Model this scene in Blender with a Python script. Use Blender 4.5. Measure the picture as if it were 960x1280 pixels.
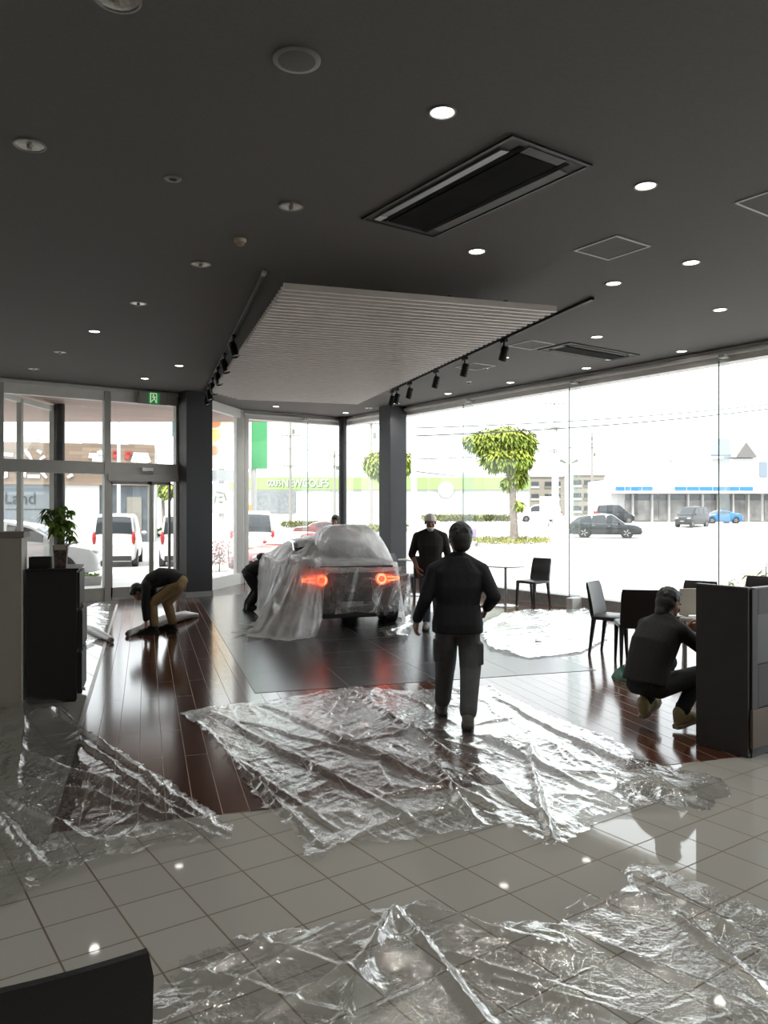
import bpy, bmesh, math, random
import numpy as np
from mathutils import Vector, Matrix
random.seed(7)
SC = bpy.context.scene
COL = SC.collection
for _o in list(bpy.data.objects):
    bpy.data.objects.remove(_o)

# ------------------------------------------------------------------ camera
F, HEYE, CX, HY = 980.0, 1.72, 480.0, 638.0      # focal length (px), eye height, principal column, horizon row
CO, SI = math.cos(math.radians(34.9)), math.sin(math.radians(34.9))
cam_d = bpy.data.cameras.new('camera')
cam = bpy.data.objects.new('camera', cam_d)
COL.objects.link(cam)
cam.location = (0, 0, HEYE)
cam.rotation_euler = (math.radians(90), 0, -math.radians(34.9))
cam_d.sensor_fit = 'AUTO'
cam_d.sensor_width = 36.0
cam_d.lens = 36.0 * F / 1280.0
cam_d.shift_y = -(640.0 - HY) / 1280.0
cam_d.clip_start = 0.05
cam_d.clip_end = 600
SC.camera = cam

# ------------------------------------------------------------------ sky, sun, exposure
SKY = 3.4
w = bpy.data.worlds.new('sky')
SC.world = w
w.use_nodes = True
_bg = w.node_tree.nodes['Background']
_bg.inputs[0].default_value = (0.93, 0.97, 1.0, 1)
_bg.inputs[1].default_value = SKY
sun_d = bpy.data.lights.new('sun', 'SUN')
sun_d.energy = 7.0
sun_d.angle = math.radians(12)
sun_d.color = (1.0, 0.95, 0.86)
sun = bpy.data.objects.new('sun', sun_d)
COL.objects.link(sun)
sun.rotation_euler = (math.radians(32), 0, math.radians(-60))
sun.location = (0, 0, 30)
SC.view_settings.view_transform = 'Standard'
SC.view_settings.look = 'None'
SC.view_settings.exposure = 0.0
SC.view_settings.gamma = 1.0
SC.view_settings.use_curve_mapping = False
SC.cycles.use_denoising = True
SC.cycles.max_bounces = 10
SC.cycles.diffuse_bounces = 4
SC.cycles.glossy_bounces = 4
SC.cycles.transmission_bounces = 6
SC.cycles.transparent_max_bounces = 40
SC.cycles.sample_clamp_indirect = 6.0
SC.cycles.caustics_reflective = False
SC.cycles.caustics_refractive = False

# ------------------------------------------------------------------ coordinates
# world x runs along the entrance front (to the right, away), y towards the front glazing (to the left, away)
def Wd(X, Y, z=0.0):
    return Vector((X * CO + Y * SI, -X * SI + Y * CO, z))
def G(px, py, z=0.0):                    # point of the horizontal plane z seen at a pixel of the photo
    Y = F * (HEYE - z) / (py - HY)
    return Wd((px - CX) / F * Y, Y, z)
def D(px, py, Y):                        # point at depth Y
    return Wd((px - CX) / F * Y, Y, HEYE - (py - HY) / F * Y)
def wall_x(px, y):
    r = (px - CX) / F
    return y * (SI + r * CO) / (CO - r * SI)
def wall_y(px, x):
    r = (px - CX) / F
    return x * (CO - r * SI) / (SI + r * CO)
CD = Vector((0.309, 0.951, 0))           # show floor length direction
DD = Vector((0.951, -0.309, 0))          # show floor width direction
RZC = math.radians(-18)
RZCAM = math.radians(-34.9)
ZC = 4.08

# ------------------------------------------------------------------ materials
MATS = {}
def nodes_of(m):
    return m.node_tree.nodes, m.node_tree.links
def mat(name, col, rough=0.5, metal=0.0, emit=None, es=0.0, spec=0.5, coat=0.0, noise=0.0, nscale=8.0, bump=0.0, bscale=60.0):
    if name in MATS:
        return MATS[name]
    m = bpy.data.materials.new(name)
    m.use_nodes = True
    N, L = nodes_of(m)
    b = N['Principled BSDF']
    b.inputs['Base Color'].default_value = (*col, 1)
    b.inputs['Roughness'].default_value = rough
    b.inputs['Metallic'].default_value = metal
    b.inputs['Specular IOR Level'].default_value = spec
    b.inputs['Coat Weight'].default_value = coat
    if emit:
        b.inputs['Emission Color'].default_value = (*emit, 1)
        b.inputs['Emission Strength'].default_value = es
    if noise or bump:
        tc = N.new('ShaderNodeTexCoord')
    if noise:
        n = N.new('ShaderNodeTexNoise')
        n.inputs['Scale'].default_value = nscale
        n.inputs['Detail'].default_value = 5
        L.new(tc.outputs['Object'], n.inputs['Vector'])
        r = N.new('ShaderNodeMapRange')
        r.inputs['From Min'].default_value = 0.3
        r.inputs['From Max'].default_value = 0.7
        r.inputs['To Min'].default_value = 1 - noise
        r.inputs['To Max'].default_value = 1 + noise
        L.new(n.outputs[0], r.inputs['Value'])
        x = N.new('ShaderNodeMix')
        x.data_type = 'RGBA'
        x.blend_type = 'MULTIPLY'
        x.inputs[0].default_value = 1
        x.inputs[6].default_value = (*col, 1)
        L.new(r.outputs[0], x.inputs[7])
        L.new(x.outputs[2], b.inputs['Base Color'])
    if bump:
        n2 = N.new('ShaderNodeTexNoise')
        n2.inputs['Scale'].default_value = bscale
        n2.inputs['Detail'].default_value = 4
        L.new(tc.outputs['Object'], n2.inputs['Vector'])
        bp = N.new('ShaderNodeBump')
        bp.inputs['Strength'].default_value = bump
        bp.inputs['Distance'].default_value = 0.01
        L.new(n2.outputs[0], bp.inputs['Height'])
        L.new(bp.outputs[0], b.inputs['Normal'])
    MATS[name] = m
    return m
def sheer(name, tint, f0, f1, power, rough, haze, haze_col=(0.9, 0.9, 0.9), bump=0.0, bscale=40.0, layers=0.0, lines=0.0, lscale=4.0):
    """clear glass or film: see-through, mirror-like towards grazing view, plus a little milky scatter"""
    m = bpy.data.materials.new(name)
    m.use_nodes = True
    N, L = nodes_of(m)
    for n in list(N):
        if n.type != 'OUTPUT_MATERIAL':
            N.remove(n)
    out = [n for n in N if n.type == 'OUTPUT_MATERIAL'][0]
    lw = N.new('ShaderNodeLayerWeight')
    lw.inputs[0].default_value = 0.5
    pw = N.new('ShaderNodeMath'); pw.operation = 'POWER'; pw.inputs[1].default_value = power
    L.new(lw.outputs['Facing'], pw.inputs[0])
    mr = N.new('ShaderNodeMapRange')
    mr.inputs['To Min'].default_value = f0
    mr.inputs['To Max'].default_value = f1
    L.new(pw.outputs[0], mr.inputs['Value'])
    tr = N.new('ShaderNodeBsdfTransparent'); tr.inputs[0].default_value = (*tint, 1)
    gl = N.new('ShaderNodeBsdfGlossy'); gl.inputs['Roughness'].default_value = rough
    gl.inputs[0].default_value = (1, 1, 1, 1)
    mx = N.new('ShaderNodeMixShader')
    L.new(mr.outputs[0], mx.inputs[0]); L.new(tr.outputs[0], mx.inputs[1]); L.new(gl.outputs[0], mx.inputs[2])
    last = mx
    if haze:
        df = N.new('ShaderNodeBsdfDiffuse'); df.inputs[0].default_value = (*haze_col, 1)
        tl = N.new('ShaderNodeBsdfTranslucent'); tl.inputs[0].default_value = (*haze_col, 1)
        m1 = N.new('ShaderNodeMixShader'); m1.inputs[0].default_value = 0.5
        L.new(df.outputs[0], m1.inputs[1]); L.new(tl.outputs[0], m1.inputs[2])
        m2 = N.new('ShaderNodeMixShader'); m2.inputs[0].default_value = haze
        L.new(mx.outputs[0], m2.inputs[1]); L.new(m1.outputs[0], m2.inputs[2])
        if layers or lines:                       # doubled-up film and pressed creases scatter more light
            tc = N.new('ShaderNodeTexCoord')
            nz = N.new('ShaderNodeTexNoise'); nz.inputs['Scale'].default_value = 2.6; nz.inputs['Detail'].default_value = 2; nz.inputs['Distortion'].default_value = 0.8
            L.new(tc.outputs['Object'], nz.inputs['Vector'])
            r1 = N.new('ShaderNodeMapRange'); r1.inputs['From Min'].default_value = 0.35; r1.inputs['From Max'].default_value = 0.65
            r1.inputs['To Min'].default_value = haze - layers; r1.inputs['To Max'].default_value = haze + layers
            L.new(nz.outputs[0], r1.inputs['Value'])
            ad = N.new('ShaderNodeVectorMath'); ad.operation = 'MULTIPLY_ADD'
            L.new(nz.outputs[1], ad.inputs[0]); ad.inputs[1].default_value = (0.5, 0.5, 0.5); sq = N.new('ShaderNodeVectorMath'); sq.operation = 'MULTIPLY'; sq.inputs[1].default_value = (1.0, 1.0, 0.38)
            L.new(tc.outputs['Object'], sq.inputs[0]); L.new(sq.outputs[0], ad.inputs[2])
            vo = N.new('ShaderNodeTexVoronoi'); vo.feature = 'DISTANCE_TO_EDGE'; vo.inputs['Scale'].default_value = lscale
            L.new(ad.outputs[0], vo.inputs['Vector'])
            r2 = N.new('ShaderNodeMapRange'); r2.inputs['From Min'].default_value = 0.0; r2.inputs['From Max'].default_value = 0.035
            r2.inputs['To Min'].default_value = lines; r2.inputs['To Max'].default_value = 0.0
            L.new(vo.outputs[0], r2.inputs['Value'])
            sm = N.new('ShaderNodeMath'); sm.operation = 'ADD'; sm.use_clamp = True
            L.new(r1.outputs[0], sm.inputs[0]); L.new(r2.outputs[0], sm.inputs[1]); L.new(sm.outputs[0], m2.inputs[0])
        last = m2
    if bump:
        tc = N.new('ShaderNodeTexCoord')
        n2 = N.new('ShaderNodeTexNoise'); n2.inputs['Scale'].default_value = bscale; n2.inputs['Detail'].default_value = 3
        L.new(tc.outputs['Object'], n2.inputs['Vector'])
        bp = N.new('ShaderNodeBump'); bp.inputs['Strength'].default_value = bump; bp.inputs['Distance'].default_value = 0.01
        L.new(n2.outputs[0], bp.inputs['Height'])
        L.new(bp.outputs[0], gl.inputs['Normal'])
    L.new(last.outputs[0], out.inputs[0])
    MATS[name] = m
    return m
def floor_mat(name, col, grout, tx, ty, ang, ox, oy, gw, rough, row_off=0.0, var=0.05, bump=0.0, grain=False, spec=0.5, col2=None, mix_grout=1.0):
    m = bpy.data.materials.new(name)
    m.use_nodes = True
    N, L = nodes_of(m)
    b = N['Principled BSDF']
    tc = N.new('ShaderNodeTexCoord')
    mp = N.new('ShaderNodeMapping')
    mp.vector_type = 'TEXTURE'
    mp.inputs['Rotation'].default_value = (0, 0, ang)
    mp.inputs['Location'].default_value = (ox, oy, 0)
    L.new(tc.outputs['Object'], mp.inputs[0])
    br = N.new('ShaderNodeTexBrick')
    br.offset = row_off
    br.inputs['Scale'].default_value = 1.0
    br.inputs['Brick Width'].default_value = tx
    br.inputs['Row Height'].default_value = ty
    br.inputs['Mortar Size'].default_value = gw
    br.inputs['Mortar Smooth'].default_value = 0.0
    br.inputs['Bias'].default_value = 0.0
    c2 = col2 or tuple(c * (1 - var) for c in col)
    br.inputs['Color1'].default_value = (*col, 1)
    br.inputs['Color2'].default_value = (*c2, 1)
    br.inputs['Mortar'].default_value = (*grout, 1)
    L.new(mp.outputs[0], br.inputs[0])
    colout = br.outputs[0]
    if grain:
        sc = N.new('ShaderNodeMapping'); sc.inputs['Scale'].default_value = (1.2, 22, 1)
        L.new(mp.outputs[0], sc.inputs[0])
        n = N.new('ShaderNodeTexNoise'); n.inputs['Scale'].default_value = 3; n.inputs['Detail'].default_value = 6
        L.new(sc.outputs[0], n.inputs[0])
        r = N.new('ShaderNodeMapRange'); r.inputs['From Min'].default_value = 0.3; r.inputs['From Max'].default_value = 0.7
        r.inputs['To Min'].default_value = 0.6; r.inputs['To Max'].default_value = 1.35
        L.new(n.outputs[0], r.inputs[0])
        x = N.new('ShaderNodeMix'); x.data_type = 'RGBA'; x.blend_type = 'MULTIPLY'; x.inputs[0].default_value = 1
        L.new(colout, x.inputs[6]); L.new(r.outputs[0], x.inputs[7])
        colout = x.outputs[2]
    L.new(colout, b.inputs['Base Color'])
    rr = N.new('ShaderNodeMapRange')
    rr.inputs['To Min'].default_value = rough; rr.inputs['To Max'].default_value = 0.55
    L.new(br.outputs['Fac'], rr.inputs[0])
    L.new(rr.outputs[0], b.inputs['Roughness'])
    b.inputs['Specular IOR Level'].default_value = spec
    if bump:
        n2 = N.new('ShaderNodeTexNoise'); n2.inputs['Scale'].default_value = 2.2; n2.inputs['Detail'].default_value = 2
        L.new(mp.outputs[0], n2.inputs[0])
        bp = N.new('ShaderNodeBump'); bp.inputs['Strength'].default_value = bump; bp.inputs['Distance'].default_value = 0.01
        L.new(n2.outputs[0], bp.inputs['Height'])
        L.new(bp.outputs[0], b.inputs['Normal'])
    MATS[name] = m
    return m

M_black = mat('black_leather', (0.012, 0.011, 0.011), 0.38, bump=0.15, bscale=180)
M_alu = mat('brushed_aluminium', (0.42, 0.41, 0.39), 0.45, noise=0.04)
M_white = mat('white_paint', (0.75, 0.74, 0.72), 0.5, noise=0.03)
M_carwhite = mat('white_car_paint', (0.55, 0.55, 0.55), 0.25, coat=0.5, noise=0.01)
M_rubber = mat('rubber', (0.015, 0.015, 0.016), 0.75, noise=0.1)
M_dark = mat('matt_black_metal', (0.012, 0.012, 0.013), 0.5, noise=0.1)
M_chrome = mat('chrome', (0.6, 0.6, 0.6), 0.18, 1.0, noise=0.02)
M_cglass = mat('car_glass', (0.03, 0.035, 0.04), 0.06, noise=0.02)
M_glass = sheer('clear_glass', (0.985, 0.995, 0.99), 0.012, 0.55, 4.0, 0.0, 0.0)
M_fin = sheer('green_glass', (0.86, 0.90, 0.885), 0.03, 0.5, 4.0, 0.0, 0.012, (0.7, 0.8, 0.75))
M_film = sheer('clear_plastic_film', (0.94, 0.94, 0.93), 0.09, 0.95, 2.0, 0.09, 0.09, (0.85, 0.85, 0.84), bump=0.3, bscale=55)
M_film2 = sheer('milky_plastic_film', (0.90, 0.90, 0.90), 0.07, 0.7, 2.4, 0.2, 0.70, (0.96, 0.95, 0.95), bump=0.5, bscale=28, layers=0.17, lines=0.15, lscale=4.0)

M_film3 = sheer('hazy_plastic_film', (0.93, 0.93, 0.93), 0.12, 0.9, 2.0, 0.14, 0.19, (0.9, 0.9, 0.9), bump=0.4, bscale=30, layers=0.10, lines=0.16, lscale=4.6)
# ------------------------------------------------------------------ mesh collecting
def rotm(rx=0, ry=0, rz=0):
    return Matrix.Rotation(rz, 3, 'Z') @ Matrix.Rotation(ry, 3, 'Y') @ Matrix.Rotation(rx, 3, 'X')
def frame_from(d):
    d = Vector(d).normalized()
    u = Vector((0, 0, 1)) if abs(d.z) < 0.95 else Vector((1, 0, 0))
    a = d.cross(u).normalized()
    return a, a.cross(d).normalized(), d
class MB:
    def __init__(s):
        s.v = []; s.f = []
    def add(s, vs, fs):
        o = len(s.v)
        s.v += [Vector(p) for p in vs]
        s.f += [tuple(i + o for i in q) for q in fs]
        return s
    def box(s, c, size, rot=None, taper=(1, 1)):
        x, y, z = [q / 2 for q in size]
        vs = []
        for k in (-1, 1):
            tx, ty = (taper if k > 0 else (1, 1))
            for i, j in ((-1, -1), (1, -1), (1, 1), (-1, 1)):
                vs.append(Vector((i * x * tx, j * y * ty, k * z)))
        if rot is not None:
            vs = [rot @ p for p in vs]
        c = Vector(c)
        return s.add([p + c for p in vs], [(3, 2, 1, 0), (4, 5, 6, 7), (0, 1, 5, 4), (1, 2, 6, 5), (2, 3, 7, 6), (3, 0, 4, 7)])
    def prism(s, poly, z0, z1):
        n = len(poly)
        a = sum(poly[i][0] * poly[(i + 1) % n][1] - poly[(i + 1) % n][0] * poly[i][1] for i in range(n))
        if a < 0:
            poly = list(reversed(poly))
        vs = [(p[0], p[1], z0) for p in poly] + [(p[0], p[1], z1) for p in poly]
        return s.add(vs, [tuple(reversed(range(n))), tuple(range(n, 2 * n))] + [(i, (i + 1) % n, n + (i + 1) % n, n + i) for i in range(n)])
    def slab(s, poly3, nrm, t):                      # planar polygon given thickness t along nrm
        n = len(poly3); nrm = Vector(nrm).normalized() * t
        vs = [Vector(p) for p in poly3] + [Vector(p) + nrm for p in poly3]
        return s.add(vs, [tuple(reversed(range(n))), tuple(range(n, 2 * n))] + [(i, (i + 1) % n, n + (i + 1) % n, n + i) for i in range(n)])
    def ring_loft(s, rings, cap=True):
        n = len(rings[0]); vs = [p for r in rings for p in r]; fs = []
        for k in range(len(rings) - 1):
            for i in range(n):
                j = (i + 1) % n
                fs.append((k * n + i, k * n + j, (k + 1) * n + j, (k + 1) * n + i))
        if cap:
            fs.append(tuple(reversed(range(n))))
            fs.append(tuple(range((len(rings) - 1) * n, len(rings) * n)))
        return s.add(vs, fs)
    def cyl(s, p0, p1, r0, r1=None, n=16):
        r1 = r0 if r1 is None else r1
        p0, p1 = Vector(p0), Vector(p1)
        a, b, d = frame_from(p1 - p0)
        R = []
        for p, r in ((p0, r0), (p1, r1)):
            R.append([p + (a * math.cos(t) + b * math.sin(t)) * r for t in [2 * math.pi * i / n for i in range(n)]])
        return s.ring_loft(R)
    def tube(s, path, r, n=8):
        path = [Vector(p) for p in path]
        R = []
        for i, p in enumerate(path):
            d = path[min(i + 1, len(path) - 1)] - path[max(i - 1, 0)]
            a, b, _ = frame_from(d)
            rr = r[i] if isinstance(r, (list, tuple)) else r
            R.append([p + (a * math.cos(t) + b * math.sin(t)) * rr for t in [2 * math.pi * k / n for k in range(n)]])
        return s.ring_loft(R)
    def lathe(s, prof, c=(0, 0, 0), n=24, axis=(0, 0, 1)):
        a, b, d = frame_from(axis)
        c = Vector(c)
        R = [[c + d * z + (a * math.cos(t) + b * math.sin(t)) * max(r, 1e-4) for t in [2 * math.pi * i / n for i in range(n)]] for r, z in prof]
        return s.ring_loft(R)
    def ball(s, c, rad, rot=None, nu=14, nv=9):
        c = Vector(c)
        rad = (rad, rad, rad) if not isinstance(rad, (tuple, list)) else rad
        R = []
        for k in range(nv + 1):
            ph = -math.pi / 2 + math.pi * k / nv
            cr = max(math.cos(ph), 0.02)
            ring = [Vector((rad[0] * cr * math.cos(t), rad[1] * cr * math.sin(t), rad[2] * math.sin(ph))) for t in [2 * math.pi * i / nu for i in range(nu)]]
            if rot is not None:
                ring = [rot @ p for p in ring]
            R.append([p + c for p in ring])
        return s.ring_loft(R)
    def cap(s, p0, p1, r0, r1):                      # tapered capsule
        s.cyl(p0, p1, r0, r1, 14); s.ball(p0, r0); s.ball(p1, r1)
        return s
    def torus(s, c, axis, R, r, n=24, m=8):
        a, b, d = frame_from(axis); c = Vector(c)
        vs = []; fs = []
        for i in range(n):
            t = 2 * math.pi * i / n; e = a * math.cos(t) + b * math.sin(t)
            for j in range(m):
                q = 2 * math.pi * j / m
                vs.append(c + e * (R + r * math.cos(q)) + d * r * math.sin(q))
        for i in range(n):
            for j in range(m):
                fs.append((i * m + j, ((i + 1) % n) * m + j, ((i + 1) % n) * m + (j + 1) % m, i * m + (j + 1) % m))
        return s.add(vs, fs)
    def grid(s, rows):
        n = len(rows[0])
        return s.add([p for r in rows for p in r], [(k * n + i, k * n + i + 1, (k + 1) * n + i + 1, (k + 1) * n + i) for k in range(len(rows) - 1) for i in range(n - 1)])
    def xf(s, M):
        s.v = [M @ p for p in s.v]
        return s
    def build(s, name, m, parent=None, smooth=None, bevel=0.0, world=True, solid=0.0):
        vs = s.v
        if parent is not None and world:
            inv = root_matrix(parent).inverted()
            vs = [inv @ p for p in vs]
        me = bpy.data.meshes.new(name)
        me.from_pydata([tuple(p) for p in vs], [], s.f)
        me.update()
        bm = bmesh.new(); bm.from_mesh(me)
        bmesh.ops.recalc_face_normals(bm, faces=bm.faces[:])
        bm.to_mesh(me); bm.free()
        return link_mesh(name, me, m, parent, smooth, bevel, solid)
def link_mesh(name, me, m, parent=None, smooth=None, bevel=0.0, solid=0.0):
    ms = m if isinstance(m, (list, tuple)) else [m]
    for q in ms:
        me.materials.append(q)
    o = bpy.data.objects.new(name, me)
    COL.objects.link(o)
    if parent is not None:
        o.parent = parent
    if solid:
        sd = o.modifiers.new('solid', 'SOLIDIFY'); sd.thickness = solid; sd.offset = 0
    if bevel:
        bv = o.modifiers.new('bevel', 'BEVEL'); bv.width = bevel; bv.segments = 2; bv.limit_method = 'ANGLE'; bv.angle_limit = math.radians(40)
    if smooth == 'all':
        for p in me.polygons: p.use_smooth = True
    elif smooth:
        me.polygons.foreach_set('use_smooth', [True] * len(me.polygons))
        me.set_sharp_from_angle(angle=math.radians(smooth))
    return o
ROOTM = {}
def root_matrix(o):
    while o.parent is not None:
        o = o.parent
    return ROOTM.get(o.name, Matrix.Identity(4))
def tag(o, label, cat, group=None, kind=None):
    o['label'] = label; o['category'] = cat
    if group: o['group'] = group
    if kind: o['kind'] = kind
    return o
def thing(name, label, cat, loc=(0, 0, 0), rz=0.0, group=None):
    o = bpy.data.objects.new(name, None)
    o.empty_display_size = 0.1
    COL.objects.link(o)
    o.location = loc; o.rotation_euler = (0, 0, rz)
    ROOTM[o.name] = Matrix.Translation(Vector(loc)) @ Matrix.Rotation(rz, 4, 'Z')
    return tag(o, label, cat, group)
def struct(o):
    o['kind'] = 'structure'
    return o
def copy_thing(o, loc, rz, label, parent=None):
    c = o.copy(); COL.objects.link(c)
    if parent is None:
        c.location = loc; c.rotation_euler = (0, 0, rz); c['label'] = label
        ROOTM[c.name] = Matrix.Translation(Vector(loc)) @ Matrix.Rotation(rz, 4, 'Z')
    else:
        c.parent = parent
    for ch in [q for q in bpy.data.objects if q.parent == o]:
        copy_thing(ch, None, None, None, c)
    return c
def text_obj(s, size, m, M, parent=None, name='lettering', ext=0.01, xscale=1.0, align='CENTER'):
    cu = bpy.data.curves.new(name, 'FONT')
    cu.body = s; cu.size = size; cu.extrude = ext; cu.align_x = align; cu.align_y = 'CENTER'
    t = bpy.data.objects.new('tmp', cu); COL.objects.link(t)
    dg = bpy.context.evaluated_depsgraph_get()
    me = bpy.data.meshes.new_from_object(t.evaluated_get(dg))
    bpy.data.objects.remove(t); bpy.data.curves.remove(cu)
    me.transform(Matrix.Diagonal((xscale, 1, 1, 1)))
    inv = root_matrix(parent).inverted() if parent is not None else Matrix.Identity(4)
    me.transform(inv @ M)
    me.name = name
    me.materials.clear()
    return link_mesh(name, me, m, parent)
def face_matrix(p, right, up=(0, 0, 1)):             # text frame: x=right, y=up, z=towards viewer
    r = Vector(right).normalized(); u = Vector(up); n = r.cross(u).normalized()
    M = Matrix((r, u, n)).transposed().to_4x4()
    M.translation = Vector(p)
    return M

# ------------------------------------------------------------------ noise
def _hash(ix, iy, seed):
    h = (ix.astype(np.int64) * 374761393 + iy.astype(np.int64) * 668265263 + seed * 1442695041) & 0xFFFFFFFF
    h = ((h ^ (h >> 13)) * 1274126177) & 0xFFFFFFFF
    h = (h ^ (h >> 16)) & 0xFFFFFFFF
    return h.astype(np.float64) / 4294967295.0
def vnoise(x, y, seed=0):
    ix = np.floor(x); iy = np.floor(y)
    fx = x - ix; fy = y - iy
    u = fx * fx * (3 - 2 * fx); v = fy * fy * (3 - 2 * fy)
    a = _hash(ix, iy, seed); b = _hash(ix + 1, iy, seed); c = _hash(ix, iy + 1, seed); d = _hash(ix + 1, iy + 1, seed)
    return (a + (b - a) * u) * (1 - v) + (c + (d - c) * u) * v
def ridge(x, y, seed=0):                             # sharp creases, 0..1
    return 1 - np.abs(2 * vnoise(x, y, seed) - 1)
# ------------------------------------------------------------------ room shell
XR, YF, YE, XL, YB = 10.69, 17.05, 15.41, -3.0, -4.5
room = [(XR, YB), (XR, YF), (7.77, YF), (6.17, 15.55), (6.17, YE), (XL, YE), (XL, YB)]
T0 = G(338.3, 1120)
M_tile = floor_mat('porcelain_tile', (0.39, 0.385, 0.35), (0.13, 0.09, 0.06), 0.2966, 0.2966, 0, T0.x, T0.y, 0.004, 0.035, var=0.03, spec=0.6)
P0 = G(59, 1042.5)
M_wood = floor_mat('glossy_wood_planks', (0.085, 0.034, 0.020), (0.30, 0.24, 0.20), 1.82, 0.153, math.radians(72), P0.x, P0.y, 0.0022, 0.13, row_off=0.37, var=0.25, bump=0.02, grain=True, spec=0.55)
PF = G(318.7, 867)
M_slate = floor_mat('dark_slate_tile', (0.033, 0.034, 0.036), (0.10, 0.10, 0.10), 0.915, 0.915, RZC, PF.x, PF.y, 0.003, 0.24, var=0.06, bump=0.01, spec=0.5)
struct(MB().prism([(p[0], p[1]) for p in room], -0.14, 0.0).build('floor', M_tile))
# wood: between the tile border and the windows
ca = P0 - CD * 0.0
wl_end = P0 + CD * ((YE - P0.y) / CD.y)
br = G(830, 958) + DD * 0.0
brk = G(926, 949)
tD = (brk - P0).dot(DD)
bk2 = P0 + DD * tD
cab_k = Wd(2.535, 5.44)
e1 = Vector((XR - 0.1, bk2.y - (XR - 0.1 - bk2.x) * 0.0, 0))
wood_poly = [P0, bk2, bk2 + Vector((0.9, -0.25, 0)), Vector((XR - 0.1, bk2.y - 0.25, 0)), Vector((XR - 0.1, YF - 0.1, 0)), Vector((7.85, YF - 0.08, 0)), Vector((6.22, 15.5, 0)), Vector((6.2, YE - 0.05, 0)), Vector((wl_end.x, YE - 0.05, 0))]
struct(MB().prism([(p.x, p.y) for p in wood_poly], -0.05, 0.003).build('floor_wood', M_wood))
pl_len_l, pl_w = 9.3, 3.65
a = PF + CD * pl_len_l
pr = PF + DD * pl_w
plat = [PF, pr, pr + CD * 8.0, PF + CD * 8.9 + DD * 1.2, PF + CD * 8.45]
struct(MB().prism([(p.x, p.y) for p in plat], -0.04, 0.006).build('floor_slate', M_slate))
M_edge = mat('aluminium_edging', (0.35, 0.34, 0.32), 0.35, 0.6, noise=0.05)
struct(MB().box(P0 + CD * 5.3 + Vector((0, 0, 0.004)), (0.035, 10.6, 0.006), rotm(0, 0, RZC)).build('trim_floor_edge', M_edge))

M_ceil = mat('dark_ceiling_paint', (0.125, 0.116, 0.113), 0.85, noise=0.05, nscale=40, bump=0.25, bscale=250)
struct(MB().prism([(p[0], p[1]) for p in room], ZC, ZC + 0.2).build('ceiling', M_ceil))
M_wall = mat('warm_wall_paint', (0.55, 0.52, 0.47), 0.8, noise=0.03)
struct(MB().box((XL - 0.1, (YB + YE) / 2, 2.04), (0.2, YE - YB + 0.2, ZC)).build('wall_left', M_wall))
struct(MB().box(((XL + XR) / 2, YB - 0.1, 2.04), (XR - XL + 0.4, 0.2, ZC)).build('wall_back', M_wall))
# roof slab and outside canopy soffit
M_roof = mat('roof_board', (0.25, 0.25, 0.25), 0.8, noise=0.05)
M_soff = floor_mat('pink_soffit_boards', (0.40, 0.27, 0.225), (0.22, 0.15, 0.12), 3.0, 0.12, 0, 0, 0, 0.004, 0.6, row_off=0.4, var=0.2)
struct(MB().prism([(XL - 0.3, YB - 0.3), (XR + 0.3, YB - 0.3), (XR + 0.3, YF + 0.3), (7.6, YF + 0.3), (6, 15.8), (XL - 0.3, 15.7)], ZC + 0.2, ZC + 0.5).build('roof', M_roof))
so = [Wd(-16.5, 19.6), Wd(-1.65, 19.6), Vector((9.25, YF + 0.12, 0)), Vector((7.80, YF + 0.12, 0)), Vector((6.10, 15.62, 0)), Vector((5.9, YE + 0.1, 0)), Vector((XL, YE + 0.1, 0))]
struct(MB().prism([(p.x, p.y) for p in so], 3.93, 4.5).build('ceiling_canopy', M_soff))

# glazing ---------------------------------------------------------------
M_frame = mat('window_aluminium', (0.36, 0.355, 0.335), 0.45, noise=0.04)
M_frame2 = mat('pale_window_aluminium', (0.62, 0.61, 0.59), 0.45, noise=0.03)
M_kerb = mat('grey_stone_kerb', (0.30, 0.29, 0.28), 0.6, noise=0.12, nscale=14)
M_head = mat('grey_header', (0.70, 0.68, 0.66), 0.5, noise=0.04)
wn = [0]
def window(*_a):
    wn[0] += 1
    o = bpy.data.objects.new('window_%d' % wn[0], None); COL.objects.link(o)
    o.empty_display_size = 0.1
    return struct(o)
GZ0, GZ1 = 0.2, 3.88
M_fedge = mat('glass_edge', (0.10, 0.13, 0.125), 0.3, noise=0.05)
joints = [YF - t for t in (2.12, 4.93, 7.74, 10.55, 13.36, 16.17, 18.98)]
edges = [YF - 0.02] + joints + [YB]
for i in range(len(edges) - 1):
    y0, y1 = edges[i], edges[i + 1]
    W = window()
    MB().box((XR, (y0 + y1) / 2, (GZ0 + GZ1) / 2), (0.012, y0 - y1 - 0.008, GZ1 - GZ0 + 0.06)).build('pane', M_glass, W)
    if i < len(edges) - 2:
        MB().box((XR - 0.142, y1, (GZ0 + GZ1) / 2), (0.26, 0.015, GZ1 - GZ0 - 0.02)).build('glass_fin', M_fin, W)
        MB().box((XR - 0.277, y1, (GZ0 + GZ1) / 2), (0.008, 0.017, GZ1 - GZ0 - 0.02)).build('fin_edge', M_fedge, W)
        MB().box((XR - 0.145, y1, GZ0 / 2 + 0.003), (0.27, 0.14, GZ0 - 0.006)).build('fin_shoe', M_frame2, W, bevel=0.006)
        MB().box((XR - 0.12, y1, 3.955), (0.2, 0.1, 0.06)).build('fin_bracket', M_frame2, W, bevel=0.01)
W = window()
jx = 9.43
for x0, x1 in ((7.77, jx), (jx, XR)):
    MB().box(((x0 + x1) / 2, YF, (GZ0 + GZ1) / 2), (x1 - x0 - 0.01, 0.012, GZ1 - GZ0 + 0.06)).build('pane', M_glass, W)
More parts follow.
